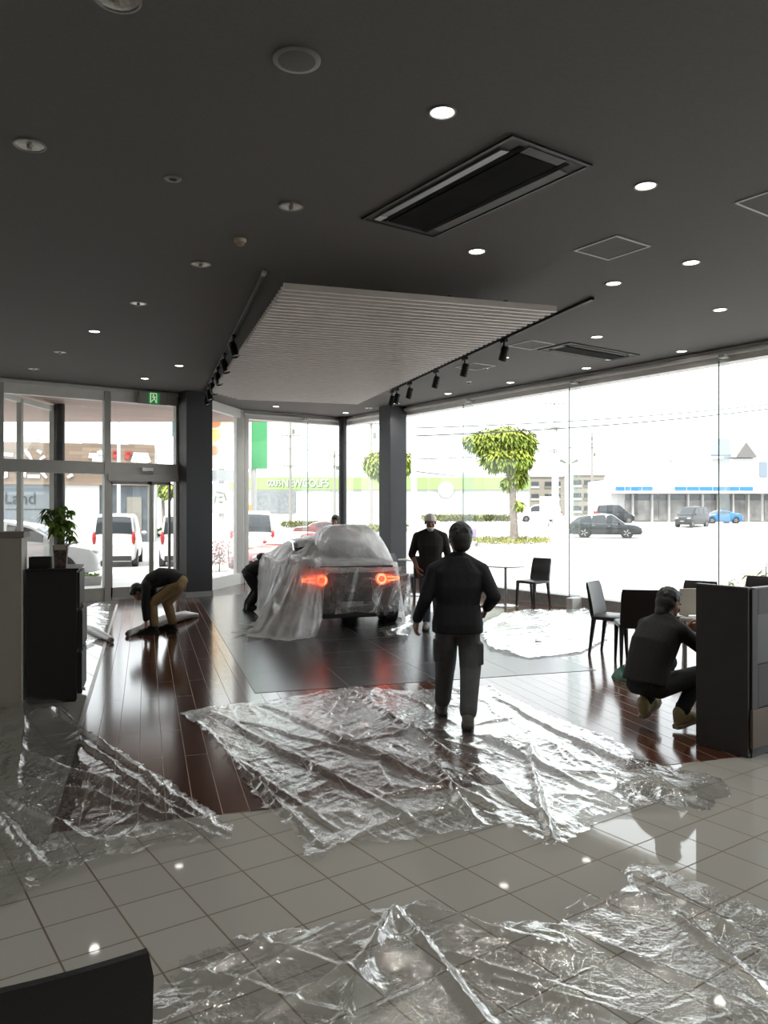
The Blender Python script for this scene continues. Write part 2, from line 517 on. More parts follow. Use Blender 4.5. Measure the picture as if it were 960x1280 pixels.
MB().box((jx, YF - 0.142, (GZ0 + GZ1) / 2), (0.015, 0.26, GZ1 - GZ0 - 0.02)).build('glass_fin', M_fin, W)
MB().box((jx, YF - 0.277, (GZ0 + GZ1) / 2), (0.017, 0.008, GZ1 - GZ0 - 0.02)).build('fin_edge', M_fedge, W)
MB().box((jx, YF - 0.145, GZ0 / 2), (0.14, 0.27, GZ0)).build('fin_shoe', M_frame2, W, bevel=0.006)
MB().box((jx, YF - 0.12, 3.955), (0.1, 0.2, 0.06)).build('fin_bracket', M_frame2, W, bevel=0.01)
# kerbs and headers
struct(MB().box((XR + 0.09, (YF + YB) / 2, 0.025), (0.26, YF - YB + 0.3, 0.35)).build('baseboard_right', M_kerb))
struct(MB().box(((7.77 + XR) / 2, YF + 0.09, 0.025), (XR - 7.77 - 0.1, 0.26, 0.35)).build('baseboard_front', M_frame2))
hd = MB().box((XR + 0.05, (YF + YB) / 2, 3.98), (0.24, YF - YB + 0.4, 0.2))
hd.cyl((XR - 0.12, YB, 4.0), (XR - 0.12, YF - 0.1, 4.0), 0.04)
struct(hd.build('trim_1', M_head, smooth=40))
struct(MB().box((XR - 0.075, (YF + YB) / 2, 4.045), (0.03, YF - YB, 0.07)).build('trim_2', M_frame2))
hd = MB().box(((7.8 + XR) / 2, YF + 0.05, 3.98), (XR - 7.8, 0.24, 0.2))
hd.cyl((7.8, YF - 0.12, 3.99), (XR - 0.1, YF - 0.12, 3.99), 0.035)
struct(hd.build('trim_3', M_frame2, smooth=40))
# corner columns
M_col = mat('dark_column_paint', (0.026, 0.026, 0.030), 0.6, noise=0.05, bump=0.1, bscale=200)
M_skirt = mat('grey_skirting', (0.28, 0.28, 0.27), 0.5, noise=0.05)
struct(MB().cyl((10.47, 16.83, 0), (10.47, 16.83, ZC), 0.1, n=24).build('column_round', M_col, smooth=40))
def sq_col(n, x0, x1, y0, y1):
    o = struct(MB().box(((x0 + x1) / 2, (y0 + y1) / 2, ZC / 2 + 0.05), (x1 - x0, y1 - y0, ZC - 0.1)).build(n, M_col, bevel=0.006))
    struct(MB().box(((x0 + x1) / 2, (y0 + y1) / 2, 0.055), (x1 - x0 + 0.02, y1 - y0 + 0.02, 0.11)).build(n + '_skirting', M_skirt))
sq_col('column_entrance', 5.63, 6.17, 14.85, 15.50)
nk = Wd((488 - 480) / F * 17.55, 17.55)
sq_col('column_front', nk.x, nk.x + 0.45, nk.y, nk.y + 0.45)
# jog window between the entrance column and the white mullion
W = window()
j0, j1 = Vector((6.2, 15.585, 0)), Vector((7.77, YF, 0))
jd = (j1 - j0); jl = jd.length; jr = math.atan2(jd.y, jd.x); jm = (j0 + j1) / 2
R = rotm(0, 0, jr)
MB().box(jm + Vector((0, 0, 2.05)), (jl - 0.1, 0.012, 3.7), R).build('pane', M_glass, W)
MB().box(jm + Vector((0, 0, 0.13)), (jl - 0.08, 0.12, 0.26), R).build('sill', M_frame2, W, bevel=0.008)
MB().box(jm + Vector((0, 0, 3.98)), (jl - 0.08, 0.12, 0.2), R).build('header', M_frame2, W, bevel=0.008)
MB().box((7.72, YF - 0.02, ZC / 2), (0.17, 0.2, ZC - 0.01)).build('mullion', M_frame2, W, bevel=0.01)
MB().box((7.90, YF - 0.04, ZC / 2), (0.10, 0.1, ZC - 0.01)).build('mullion', M_frame2, W, bevel=0.01)
# entrance front with sliding doors
W = window()
xe0, xe1 = XL, 5.63
def ex(px): return wall_x(px, YE)
MB().box(((xe0 + xe1) / 2, YE, 3.95), (xe1 - xe0, 0.16, 0.26)).build('header', M_head, W)
MB().box(((xe0 + xe1) / 2, YE - 0.1, 4.03), (xe1 - xe0, 0.05, 0.05)).build('header_strip', M_frame2, W)
MB().box(((xe0 + xe1) / 2, YE, 2.53), (xe1 - xe0, 0.16, 0.23)).build('transom', M_frame, W, bevel=0.006)
xd0 = ex(133)
MB().box(((xd0 + xe1) / 2, YE - 0.02, 2.36), (xe1 - xd0, 0.22, 0.13)).build('door_header', M_frame, W, bevel=0.006)
MB().box((ex(181), YE - 0.15, 2.52), (0.22, 0.08, 0.07)).build('door_sensor', M_head, W, bevel=0.006)
MB().box(((xe0 + xd0) / 2, YE, 0.12), (xd0 - xe0, 0.14, 0.24)).build('sill', M_frame, W, bevel=0.006)
MB().box(((xd0 + xe1) / 2, YE, 0.015), (xe1 - xd0, 0.2, 0.03)).build('sill', M_frame, W)
for px, z0, z1, wd in ((133, 0, 4.0, 0.12), (221, 0, 4.0, 0.10), (1, 0, 4.0, 0.07), (-40, 0, 4.0, 0.1), (-95, 0, 4.0, 0.1)):
    MB().box((ex(px), YE - 0.012, (z0 + z1) / 2), (wd, 0.17, z1 - z0)).build('mullion', M_frame, W, bevel=0.006)
xs = [xe0, ex(-95), ex(-40), ex(1), xd0, xe1]
for q0, q1 in zip(xs[:-1], xs[1:]):
    MB().box(((q0 + q1) / 2, YE, 3.24), (q1 - q0 - 0.06, 0.01, 1.2)).build('pane', M_glass, W)
    if q1 <= xd0 + 0.01:
        MB().box(((q0 + q1) / 2, YE, 1.33), (q1 - q0 - 0.06, 0.01, 2.2)).build('pane', M_glass, W)
xm = ex(188.5)
for n, (q0, q1, dy) in enumerate(((xd0 + 0.06, xm + 0.05, 0.0), (xm - 0.05, xe1 - 0.14, -0.05))):
    d = bpy.data.objects.new('door_%d' % (n + 1), None); COL.objects.link(d); struct(d)
    fr = MB()
    for xx in (q0 + 0.025, q1 - 0.025):
        fr.box((xx, YE + dy, 1.16), (0.05, 0.04, 2.26))
    fr.box(((q0 + q1) / 2, YE + dy, 2.26), (q1 - q0, 0.04, 0.06)).box(((q0 + q1) / 2, YE + dy, 0.13), (q1 - q0, 0.04, 0.2))
    fr.build('door_frame', M_frame, d)
    MB().box(((q0 + q1) / 2, YE + dy, 1.22), (q1 - q0 - 0.08, 0.01, 2.04)).build('pane', M_glass, d)
# outer porch screen seen through the glass on the far left
W = window()
q0 = Vector((ex(-8), YE + 0.12, 0)); q1 = D(66, 600, 16.25); q1.z = 0
qd = q1 - q0; qr = math.atan2(qd.y, qd.x); qm = (q0 + q1) / 2; R = rotm(0, 0, qr)
MB().box(qm + Vector((0, 0, 3.83)), (qd.length, 0.08, 0.1), R).build('header', M_frame2, W)
MB().box(qm + Vector((0, 0, 1.9)), (qd.length, 0.01, 3.76), R).build('pane', M_glass, W)
MB().box(q1 + Vector((0, 0, 1.95)), (0.1, 0.1, 3.9), R).build('mullion', M_frame, W)
MB().box(q0 + qd * 0.42 + Vector((0, 0, 1.95)), (0.09, 0.09, 3.8), R).build('mullion', M_frame, W)
pc = D(74, 600, 16.3)
struct(MB().cyl((pc.x, pc.y, -0.1), (pc.x, pc.y, 3.93), 0.11, n=24).build('column_porch', M_col, smooth=40))

# outside ground
M_asph = mat('pale_asphalt', (0.48, 0.47, 0.455), 0.85, noise=0.10, nscale=1.2)
ZG = -0.15
g = MB()
rows = []
for X in (-90, -40, 0, 40, 110):
    rows.append([Wd(X, Y, z) for Y, z in ((-30, ZG), (30, ZG), (57, ZG), (72, 0.5), (300, 0.5))])
g.grid(rows)
struct(g.build('ground', M_asph))
def zg(Y):
    return ZG if Y < 57 else min(0.5, ZG + 0.65 * (Y - 57) / 15)
# ------------------------------------------------------------------ ceiling fittings
M_slat = mat('grey_beige_slats', (0.72, 0.67, 0.64), 0.45, noise=0.05)
zp = HEYE + 2.06
corners = [(-0.93, 7.29), (1.80, 8.11), (-0.53, 15.3), (-2.70, 14.63), (-3.01, 13.73)]
poly = [Wd(x, y) for x, y in corners]
root = thing('slatted_ceiling_panel', 'large suspended panel of grey slats hung under the dark ceiling above the covered car', 'ceiling panel', (poly[0].x, poly[0].y, zp), RZC)
loc = [(p - poly[0]).dot(DD) for p in poly], [(p - poly[0]).dot(CD) for p in poly]
pl = list(zip(*loc))
def span(v):
    xs = []
    for i in range(len(pl)):
        (x0, y0), (x1, y1) = pl[i], pl[(i + 1) % len(pl)]
        if (y0 - v) * (y1 - v) <= 0 and abs(y1 - y0) > 1e-6:
            xs.append(x0 + (x1 - x0) * (v - y0) / (y1 - y0))
    return (min(xs), max(xs)) if len(xs) > 1 else None
sl = MB(); v = 0.03
vmax = max(p[1] for p in pl)
x0f, x1f = 0.0, pl[1][0]
while v < vmax - 0.05:
    s_ = span(v)
    if s_:
        sl.box(((s_[0] + s_[1]) / 2, v, 0.03), (s_[1] - s_[0], 0.042, 0.06))
    v += 0.128
sl.build('slats', M_slat, root, world=False)
fr = MB()
for k in range(4):
    u = 0.5 + k * 0.62
    fr.box((u - 0.05, 3.4, 0.08), (0.04, 6.6, 0.04))
fr.build('carrier_rails', M_dark, root, world=False)
hg = MB()
for k in (0, 1, 2, 3):
    for vv in (1.3, 3.4, 6.2):
        hg.cyl((0.45 + k * 0.62, vv, 0.06), (0.45 + k * 0.62, vv, ZC - zp), 0.008, n=6)
hg.build('hanger_rods', M_dark, root, world=False)

# tracks and spotlights
M_track = mat('track_metal', (0.16, 0.155, 0.15), 0.4, 0.4, noise=0.05)
M_spot = mat('spotlight_black', (0.006, 0.006, 0.006), 0.6, noise=0.1)
M_lens = mat('spotlight_lens', (0.5, 0.5, 0.48), 0.2, noise=0.05)
def track(a, b, label, mt):
    d = (b - a); L = d.length
    t = thing('lighting_track', label, 'track', (a.x, a.y, ZC), math.atan2(d.y, d.x) - math.pi / 2)
    MB().box((0, L / 2, -0.012), (0.034, L, 0.024)).build('rail', mt, t, world=False)
    MB().box((0, L / 2, -0.026), (0.012, L - 0.02, 0.006)).build('slot', M_dark, t, world=False)
    MB().box((0, 0.06, -0.02), (0.04, 0.12, 0.03)).build('end_feed', M_frame2 if mt is M_track else M_dark, t, world=False, bevel=0.003)
    return t
tl0, tl1 = G(331, 337, ZC), G(257, 489, ZC)
tr0, tr1 = G(741, 371, ZC), G(490, 487, ZC)
track(tl0, tl1, 'long ceiling track beside the slatted panel, on the doorway side', M_track)
track(tr0, tr1, 'long ceiling track beside the slatted panel, on the street window side', M_dark)
def spot(p, aim, label, group):
    t = thing('spotlight', label, 'spotlight', (p.x, p.y, ZC - 0.026), 0, group)
    MB().box((0, 0, -0.02), (0.05, 0.14, 0.04), rotm(0, 0, RZC)).build('track_adapter', M_spot, t, world=False, bevel=0.004)
    MB().cyl((0, 0, -0.04), (0, 0, -0.12), 0.012, n=8).build('stem', M_spot, t, world=False)
    a = Vector(aim).normalized(); s, u, d = frame_from(a)
    c = Vector((0, 0, -0.19))
    y = MB()
    for sg in (-1, 1):
        y.tube([Vector((0, 0, -0.115)), Vector((0, 0, -0.118)) + s * sg * 0.06, c + s * sg * 0.062], 0.008, 6)
    y.build('yoke', M_track, t, world=False)
    MB().lathe([(0.035, -0.10), (0.05, -0.095), (0.055, -0.05), (0.056, 0.10), (0.05, 0.10), (0.046, 0.07), (0.01, 0.06)], c, 18, a).build('lamp_head', M_spot, t, world=False, smooth=35)
    MB().lathe([(0.047, 0.078), (0.03, 0.086), (0.001, 0.09)], c, 18, a).build('lens', M_lens, t, world=False, smooth=40)
def along(a, b, px):
    d = b - a; lo, hi = 0.0, 1.0
    def pxof(t):
        p = a + d * t
        X = p.x * CO - p.y * SI; Y = p.x * SI + p.y * CO
        return CX + F * X / Y
    s0 = pxof(0) > pxof(1)
    for _ in range(40):
        m_ = (lo + hi) / 2
        if (pxof(m_) > px) == s0: lo = m_
        else: hi = m_
    return a + d * lo
ordn = ['nearest', 'second', 'third', 'fourth', 'fifth', 'farthest']
for i, px in enumerate((292, 281, 272.5, 266, 261.5, 258)):
    aim = Wd(0.35, -0.25, -1) - Wd(0, 0, 0)
    spot(along(tl0, tl1, px), aim, 'black spotlight on the track over the doorway side of the slatted panel, %s along it' % ordn[i], 'spotlights on the doorway side track')
for i, px in enumerate((630, 581, 545, 512, 496, 489)):
    aim = Wd(-0.25, 0.1, -1) - Wd(0, 0, 0)
    spot(along(tr0, tr1, px), aim, 'black spotlight on the track over the window side of the slatted panel, %s along it' % ordn[i], 'spotlights on the window side track')

# downlights
M_glow = mat('downlight_glow', (0.9, 0.9, 0.9), 0.4, emit=(1.0, 0.97, 0.92), es=9.0, noise=0.01)
M_refl = mat('downlight_reflector', (0.55, 0.53, 0.48), 0.28, 0.9, noise=0.25, nscale=30)
M_lamp = mat('unlit_lamp', (0.35, 0.30, 0.24), 0.4, noise=0.1)
M_trimr = mat('downlight_trim', (0.22, 0.21, 0.20), 0.4, noise=0.05)
DL = [(146, -3, 0, 'unlit downlight cut by the top edge of the ceiling view', .10), (37, 181, 0, 'unlit warm downlight alone over the far left of the ceiling', .09),
      (364, 258, 0, 'unlit downlight nearest the beige smoke detector', .085), (251, 330, 0, 'unlit downlight just left of the near end of the doorway side track', .085),
      (173, 379, 0, 'unlit downlight between the doorway side track and the left edge, above a lit one', .085), (75, 440, 0, 'dim downlight close to the entrance glazing, larger of the two there', .08),
      (42, 461, 0, 'tiny dim downlight hard against the entrance glazing header', .08),
      (118, 414, 1, 'lit downlight farthest from the entrance glass on the doorway side', .08), (224, 457, 1, 'lit downlight beside the row of spotlights near the dark entrance column', .08),
      (181, 473, 1, 'lit downlight just in front of the green exit sign', .08),
      (553, 140, 1, 'largest lit downlight, above the big ceiling air conditioner', .085), (807, 232, 1, 'lit downlight just right of the big ceiling air conditioner', .085),
      (596, 314, 1, 'lit downlight between the big air conditioner and the slatted panel', .085), (864, 328, 1, 'lit downlight right of the square ceiling hatch outline', .085),
      (767, 354, 1, 'lit downlight just below the square ceiling hatch outline', .085), (900, 387, 1, 'lit downlight second row back near the right edge of the ceiling', .085),
      (746, 421, 1, 'lit downlight just above the long slim ceiling vent', .085), (852, 439, 1, 'lit downlight near the right window header, past the slim vent', .085),
      (733, 460, 1, 'lit downlight just below the long slim ceiling vent', .085), (630, 447, 1, 'lit downlight behind the nearest window side spotlight', .085),
      (638, 478, 1, 'lit downlight near the right window header, below the nearest window side spotlight', .085), (560, 492, 1, 'lit downlight between the third window side spotlight and the glass', .085),
      (495, 504, 1, 'lit downlight right above the dark front column', .085), (345, 508, 1, 'lit downlight past the far edge of the slatted panel, over the covered car', .085),
      (432, 516, 1, 'lit downlight just before the thin round corner column', .085), (461, 510, 0, 'unlit downlight between the thin round column and the dark front column', .085)]
def lamp_light(t):
    ld = bpy.data.lights.new('downlight_beam', 'SPOT')
    ld.energy = 100.0; ld.color = (1.0, 0.96, 0.89); ld.spot_size = math.radians(130); ld.spot_blend = 1.0; ld.shadow_soft_size = 0.06
    lo = bpy.data.objects.new('downlight_beam', ld); COL.objects.link(lo)
    lo.parent = t; lo.location = (0, 0, -0.02)
for px, py, on, lab, r in DL:
    p = G(px, py, ZC)
    r = r - 0.013 if on else r
    t = thing('downlight', lab, 'downlight', (p.x, p.y, ZC), 0, 'lit downlights in the ceiling' if on else 'unlit downlights in the ceiling')
    MB().lathe([(r + 0.012, 0.0), (r + 0.012, -0.006), (r, -0.008), (r - 0.004, 0.0)], n=28).build('trim_ring', M_trimr, t, world=False, smooth=40)
    if on:
        MB().lathe([(r, -0.002), (0.02, -0.004), (0.001, -0.004)], n=28).build('glowing_lens', M_glow, t, world=False, smooth=40)
        lamp_light(t)
    else:
        MB().lathe([(r, -0.002), (r * 0.75, -0.006), (0.02, -0.003), (0.001, -0.003)], n=28).build('reflector', M_refl, t, world=False, smooth=40)
        MB().cyl((0, 0, -0.004), (0, 0, -0.03), 0.02, 0.016, n=12).build('lamp', M_lamp, t, world=False, smooth=40)
for bx_, by_ in ((0.5, 1.2), (3.6, 0.6), (6.8, 1.4), (-1.6, 3.4), (1.0, -2.0), (4.4, -2.4), (8.2, -1.2), (-1.8, -1.6), (9.0, 3.6)):  # unseen lamps, added behind the viewer to brighten the near floor
    t = thing('downlight', 'lit downlight added in the unseen ceiling behind the viewer as fill light', 'downlight', (bx_, by_, ZC), 0, 'unseen downlights added behind the viewer as fill light')
    MB().lathe([(0.092, 0.0), (0.092, -0.006), (0.08, -0.008), (0.076, 0.0)], n=28).build('trim_ring', M_trimr, t, world=False, smooth=40)
    MB().lathe([(0.08, -0.002), (0.02, -0.004), (0.001, -0.004)], n=28).build('glowing_lens', M_glow, t, world=False, smooth=40)
    lamp_light(t)
# speaker, detector, ring, sprinkler
p = G(371, 74, ZC)
t = thing('ceiling_speaker', 'large round dark speaker grille in the ceiling', 'speaker', (p.x, p.y, ZC))
MB().lathe([(0.125, 0), (0.125, -0.008), (0.115, -0.012)], n=36).build('rim', M_trimr, t, world=False, smooth=40)
MB().lathe([(0.117, -0.010), (0.08, -0.014), (0.001, -0.016)], n=36).build('grille', mat('speaker_mesh', (0.075, 0.073, 0.07), 0.6, bump=0.6, bscale=400), t, world=False, smooth=60)
p = G(300, 299, ZC)
t = thing('smoke_detector', 'small beige smoke detector on the dark ceiling', 'smoke detector', (p.x, p.y, ZC))
M_beige = mat('beige_plastic', (0.50, 0.42, 0.33), 0.5, noise=0.03)
MB().lathe([(0.055, 0), (0.055, -0.02), (0.05, -0.028), (0.001, -0.03)], n=24).build('base', M_beige, t, world=False, smooth=40)
MB().lathe([(0.035, -0.028), (0.035, -0.05), (0.025, -0.055), (0.001, -0.055)], n=24).build('sensor_head', mat('beige_plastic_dark', (0.33, 0.26, 0.19), 0.5, noise=0.05), t, world=False, smooth=40)
p = G(216, 223, ZC)
t = thing('recessed_ring_light', 'small round grey ring fitting with a dark hole in the ceiling', 'ceiling fitting', (p.x, p.y, ZC))
MB().lathe([(0.06, 0), (0.06, -0.006), (0.03, -0.010), (0.028, -0.001)], n=24).build('ring', M_trimr, t, world=False, smooth=40)
MB().lathe([(0.028, -0.002), (0.001, -0.004)], n=20).build('hole', M_dark, t, world=False)
for px, py, lab in ((586, 477, 'small white sprinkler head near the right window header, by the third window side spotlight'), (607, 460, 'small pale round ceiling cap between the two far window side hatches')):
    p = G(px, py, ZC)
    t = thing('sprinkler_head', lab, 'sprinkler', (p.x, p.y, ZC), 0)
    MB().lathe([(0.05, 0), (0.045, -0.012), (0.02, -0.016), (0.001, -0.016)], n=20).build('plate', M_white, t, world=False, smooth=40)
    MB().cyl((0, 0, -0.012), (0, 0, -0.05), 0.012, 0.02, n=10).build('nozzle', M_trimr, t, world=False)
# hatches
M_hatch = mat('hatch_frame', (0.55, 0.53, 0.51), 0.5, noise=0.03)
for px, py, s, lab in ((765, 310, 0.46, 'square ceiling hatch outline among the lit downlights right of the big air conditioner'), (664, 431, 0.46, 'square ceiling hatch outline beside the slim ceiling vent'),
                       (594, 458, 0.46, 'square ceiling hatch outline behind the window side spotlights'), (982, 249, 0.5, 'ceiling hatch outline cut by the right edge of the view')):
    p = G(px, py, ZC)
    t = thing('ceiling_hatch', lab, 'hatch', (p.x, p.y, ZC), 0, 'square ceiling hatches')
    fr = MB()
    for sx in (-1, 1):
        fr.box((sx * s / 2, 0, -0.004), (0.018, s + 0.018, 0.008)).box((0, sx * s / 2, -0.004), (s - 0.018, 0.018, 0.008))
    fr.build('frame', M_hatch, t, world=False)
    MB().box((0, 0, -0.002), (s - 0.02, s - 0.02, 0.004)).build('lid', M_ceil, t, world=False)
# air conditioner cassettes
M_acd = mat('ac_black', (0.006, 0.006, 0.006), 0.9, spec=0.1, noise=0.3, nscale=5)
M_acf = mat('ac_frame', (0.060, 0.057, 0.054), 0.7, noise=0.15, nscale=6)
M_acl = mat('ac_louver', (0.12, 0.115, 0.11), 0.4, noise=0.1)
M_acdust = mat('ac_worn_panel', (0.10, 0.096, 0.09), 0.6, noise=0.6, nscale=3)
def cassette(pa, L, Wt, along_y, lab):
    t = thing('ceiling_air_conditioner', lab, 'air conditioner', (pa.x, pa.y, ZC), 0 if along_y else -math.pi / 2)
    fr = MB()
    for s in (-1, 1):
        fr.box((s * (Wt / 2 - 0.012), 0, -0.008), (0.024, L, 0.016)).box((0, s * (L / 2 - 0.012), -0.008), (Wt - 0.048, 0.024, 0.016))
    fr.build('frame', M_dark, t, world=False)
    MB().box((0, 0, -0.004), (Wt - 0.05, L - 0.05, 0.008)).build('face_plate', M_acf, t, world=False)
    for s in (-1, 1):
        MB().box((s * (Wt / 2 - 0.10), 0, -0.014), (0.075, L - 0.34, 0.01), rotm(0, s * 0.12, 0)).build('louver', M_acl if along_y else M_acf, t, world=False, bevel=0.002)
        MB().box((s * (Wt / 2 - 0.165), 0, -0.010), (0.045, L - 0.16, 0.008)).build('air_slot', M_acd, t, world=False)
    MB().box((0, 0.02, -0.012), (Wt - 0.40, L - 0.24, 0.012)).build('return_grille', M_acd, t, world=False, bevel=0.003)
    MB().box((0, -L / 2 + 0.10, -0.011), (Wt - 0.40, 0.10, 0.006)).build('worn_panel', M_acdust, t, world=False)
    MB().box((-Wt / 2 + 0.11, L / 2 - 0.12, -0.014), (0.06, 0.1, 0.006)).build('receiver', M_frame2, t, world=False)
ca_ = [G(x, y, ZC) for x, y in ((455, 275), (640, 170), (740, 205), (540, 292))]
cassette(sum(ca_, Vector()) / 4, 1.73, 0.75, True, 'large dark air conditioner cassette in the near ceiling')
p = G(737, 440, ZC)
cassette(p, 1.55, 0.62, False, 'slim dark ceiling vent near the right window wall')
# faint scratches are left out; exit sign on the header
es = Vector((ex(187.5), YE - 0.19, 3.92))
t = thing('exit_sign', 'green emergency exit sign with running figure over the entrance', 'exit sign', es)
MB().box((0, 0.02, 0), (0.56, 0.10, 0.24)).build('housing', mat('exit_housing', (0.30, 0.285, 0.25), 0.5, noise=0.03), t, world=False, bevel=0.008)
M_green = mat('exit_green', (0.02, 0.22, 0.06), 0.4, emit=(0.02, 0.30, 0.08), es=0.35, noise=0.02)
M_pale = mat('exit_white', (0.7, 0.8, 0.6), 0.4, emit=(0.75, 0.95, 0.6), es=0.45, noise=0.02)
MB().box((0.0, -0.034, 0), (0.23, 0.012, 0.225)).build('face', M_green, t, world=False)
pic = MB().box((-0.065, -0.042, 0.0), (0.022, 0.006, 0.19)).box((0.055, -0.042, 0.0), (0.016, 0.006, 0.19)).box((-0.005, -0.042, 0.09), (0.12, 0.006, 0.018))
pic.build('door_symbol', M_pale, t, world=False)
fg = MB().ball((-0.01, -0.044, 0.058), (0.017, 0.006, 0.017))
for a_, b_, r_ in (((-0.008, 0.04), (0.008, -0.01), 0.013), ((0.0, 0.032), (-0.038, 0.012), 0.008), ((0.0, 0.032), (0.036, 0.012), 0.008), ((0.008, -0.01), (-0.02, -0.04), 0.010), ((-0.02, -0.04), (-0.048, -0.072), 0.009), ((0.008, -0.01), (0.03, -0.045), 0.010), ((0.03, -0.045), (0.04, -0.085), 0.009)):
    fg.cyl((a_[0], -0.043, a_[1]), (b_[0], -0.043, b_[1]), r_, n=8)
fg.build('running_figure', M_pale, t, world=False)
# ------------------------------------------------------------------ furniture
def rz_of(fx, fy):                        # heading of a thing whose front (local +y) looks along camera-plan (fx, fy)
    d = Wd(fx, fy)
    return math.atan2(-d.x, d.y)
M_leg = mat('chair_leg_leather', (0.016, 0.015, 0.015), 0.42, bump=0.1, bscale=120)
M_seat = mat('chair_seat_leather', (0.03, 0.03, 0.032), 0.36, bump=0.12, bscale=150)
M_stitch = mat('seam_piping', (0.02, 0.018, 0.017), 0.5, noise=0.1)
def chair_parts(t):
    sb = MB()
    rows = []
    for k, z in enumerate((0.425, 0.432, 0.462, 0.474)):
        ins = (0.008, 0.0, 0.0, 0.014)[k]
        a_, b_ = 0.215 - ins, 0.225 - ins
        ring = []
        for sx, sy in ((-1, -1), (1, -1), (1, 1), (-1, 1)):
            for q in range(5):
                an = {(-1, -1): math.pi, (1, -1): 1.5 * math.pi, (1, 1): 0, (-1, 1): 0.5 * math.pi}[(sx, sy)] + q * math.pi / 8
                ring.append(Vector((sx * (a_ - 0.03) + 0.03 * math.cos(an), sy * (b_ - 0.03) + 0.03 * math.sin(an), z)))
        rows.append(ring)
    sb.ring_loft(rows).build('seat', M_seat, t, world=False, smooth=40)
    bb = MB(); R = []
    for k in range(9):
        h = k / 8
        z = 0.44 + 0.42 * h
        yc = -0.205 - 0.075 * h ** 1.4
        wd = 0.205 - 0.008 * h
        th = 0.024 - 0.009 * h
        if k in (0, 8):
            wd -= 0.01; th -= 0.006
        bow = 0.014
        ring = []
        for i in range(9):
            u = -1 + 2 * i / 8
            ring.append(Vector((u * wd, yc - bow * (1 - u * u) - th, z)))
        for i in range(9):
            u = 1 - 2 * i / 8
            ring.append(Vector((u * wd, yc - bow * (1 - u * u) + th, z)))
        R.append(ring)
    bb.ring_loft(R).build('backrest', M_black, t, world=False, smooth=50)
    for sx in (-1, 1):
        for sy in (-1, 1):
            top = Vector((sx * 0.185, sy * 0.19, 0.43)); bot = Vector((sx * 0.195, sy * 0.215 - (0.03 if sy < 0 else 0), 0.0))
            rr = []
            for p_, h_ in ((bot, 0.013), (top, 0.024)):
                rr.append([p_ + Vector((a_ * h_, b_ * h_, 0)) for a_, b_ in ((-1, -1), (1, -1), (1, 1), (-1, 1))])
            MB().ring_loft(rr).build('leg', M_leg, t, world=False, bevel=0.003)
chs = [((3.0, 0), None)]
def cam_of(px, Y):
    return ((px - CX) / F * Y, Y)
def at(px, Y, z=0.0):
    x, y = cam_of(px, Y); return Wd(x, y, z)
chair_defs = [
    (at(795, 8.78), (0.15, 0.99), 'black leather chair showing its back, beside the squatting person'),
    (at(769, 9.35), (0.80, -0.60), 'black leather chair seen edge-on, just left of the chair by the squatting person'),
    (at(666, 14.0), (-0.74, -0.67), 'black leather chair drawn up to the small round table by the window'),
    (at(499, 15.4), (0.75, -0.66), 'black leather chair in front of the dark front column, its seat catching light'),
    (at(527, 15.1), (-0.2, 0.98), 'black leather chair mostly hidden behind the person in the white cap'),
    (at(868, 9.35), (-0.6, -0.8), 'black leather chair whose top peeks out behind the squatting person and the dark counter'),
    (at(951, 10.0), (-0.5, -0.85), 'black leather chair whose top shows above the dark counter, by the yellow-green plant'),
]
first = None
for p, fd, lab in chair_defs:
    if first is None:
        first = thing('dining_chair', lab, 'chair', p, rz_of(*fd), 'black leather chairs in the show room')
        chair_parts(first)
    else:
        copy_thing(first, p, rz_of(*fd), lab)
fc = copy_thing(first, Wd(-0.757, 1.697), rz_of(-0.46, 0.89), 'black leather chair cut off at the lower left corner, nearest of all chairs')
# round tables
M_top = mat('pale_table_top', (0.45, 0.44, 0.42), 0.25, noise=0.03)
M_post = mat('brushed_table_post', (0.35, 0.34, 0.33), 0.3, 0.7, noise=0.03)
def round_table(p, lab):
    t = thing('round_table', lab, 'table', p, 0, 'small round tables by the window')
    MB().lathe([(0.325, 0.705), (0.34, 0.712), (0.34, 0.725), (0.33, 0.73), (0.001, 0.73)], n=40).build('table_top', M_top, t, world=False, smooth=35)
    MB().lathe([(0.06, 0.695), (0.06, 0.704), (0.026, 0.68), (0.026, 0.05), (0.05, 0.03)], n=20).build('post', M_post, t, world=False, smooth=35)
    MB().lathe([(0.22, 0.0), (0.225, 0.010), (0.21, 0.018), (0.05, 0.032), (0.001, 0.033)], n=40).build('base', M_post, t, world=False, smooth=35)
round_table(at(632, 14.1), 'small round table with a chair beside it, next to the street window')
round_table(at(518, 15.9), 'small round table by the dark front column, behind the person in the white cap')

# dark counter on the right
M_ctr = mat('dark_brown_counter', (0.020, 0.017, 0.016), 0.55, noise=0.12, nscale=6, bump=0.08, bscale=90)
M_ctop = mat('counter_top_edge', (0.07, 0.066, 0.065), 0.4, noise=0.05)
M_bronze = mat('bronze_panel', (0.10, 0.062, 0.042), 0.5, noise=0.06)
K = Wd(2.535, 5.44)
t = thing('counter_unit', 'tall dark brown counter unit with a bronze panel at its foot', 'counter', (K.x, K.y, 0))
L1, W1, H1 = 1.9, 0.40, 1.18
MB().box((L1 / 2 + 0.02, 0.022, H1 / 2 + 0.02), (L1 - 0.04, 0.036, H1 - 0.06)).build('front_panel', M_ctr, t, world=False)
MB().box((0.0, W1 / 2, H1 / 2), (0.04, W1, H1 - 0.012)).build('end_panel', M_ctr, t, world=False, bevel=0.003)
MB().box((L1 / 2 + 0.02, 0.012, H1 - 0.005), (L1 - 0.044, 0.05, 0.012)).box((0, W1 / 2, H1), (0.044, W1 + 0.004, 0.012)).build('top_edge', M_ctop, t, world=False, bevel=0.003)
fp = MB()
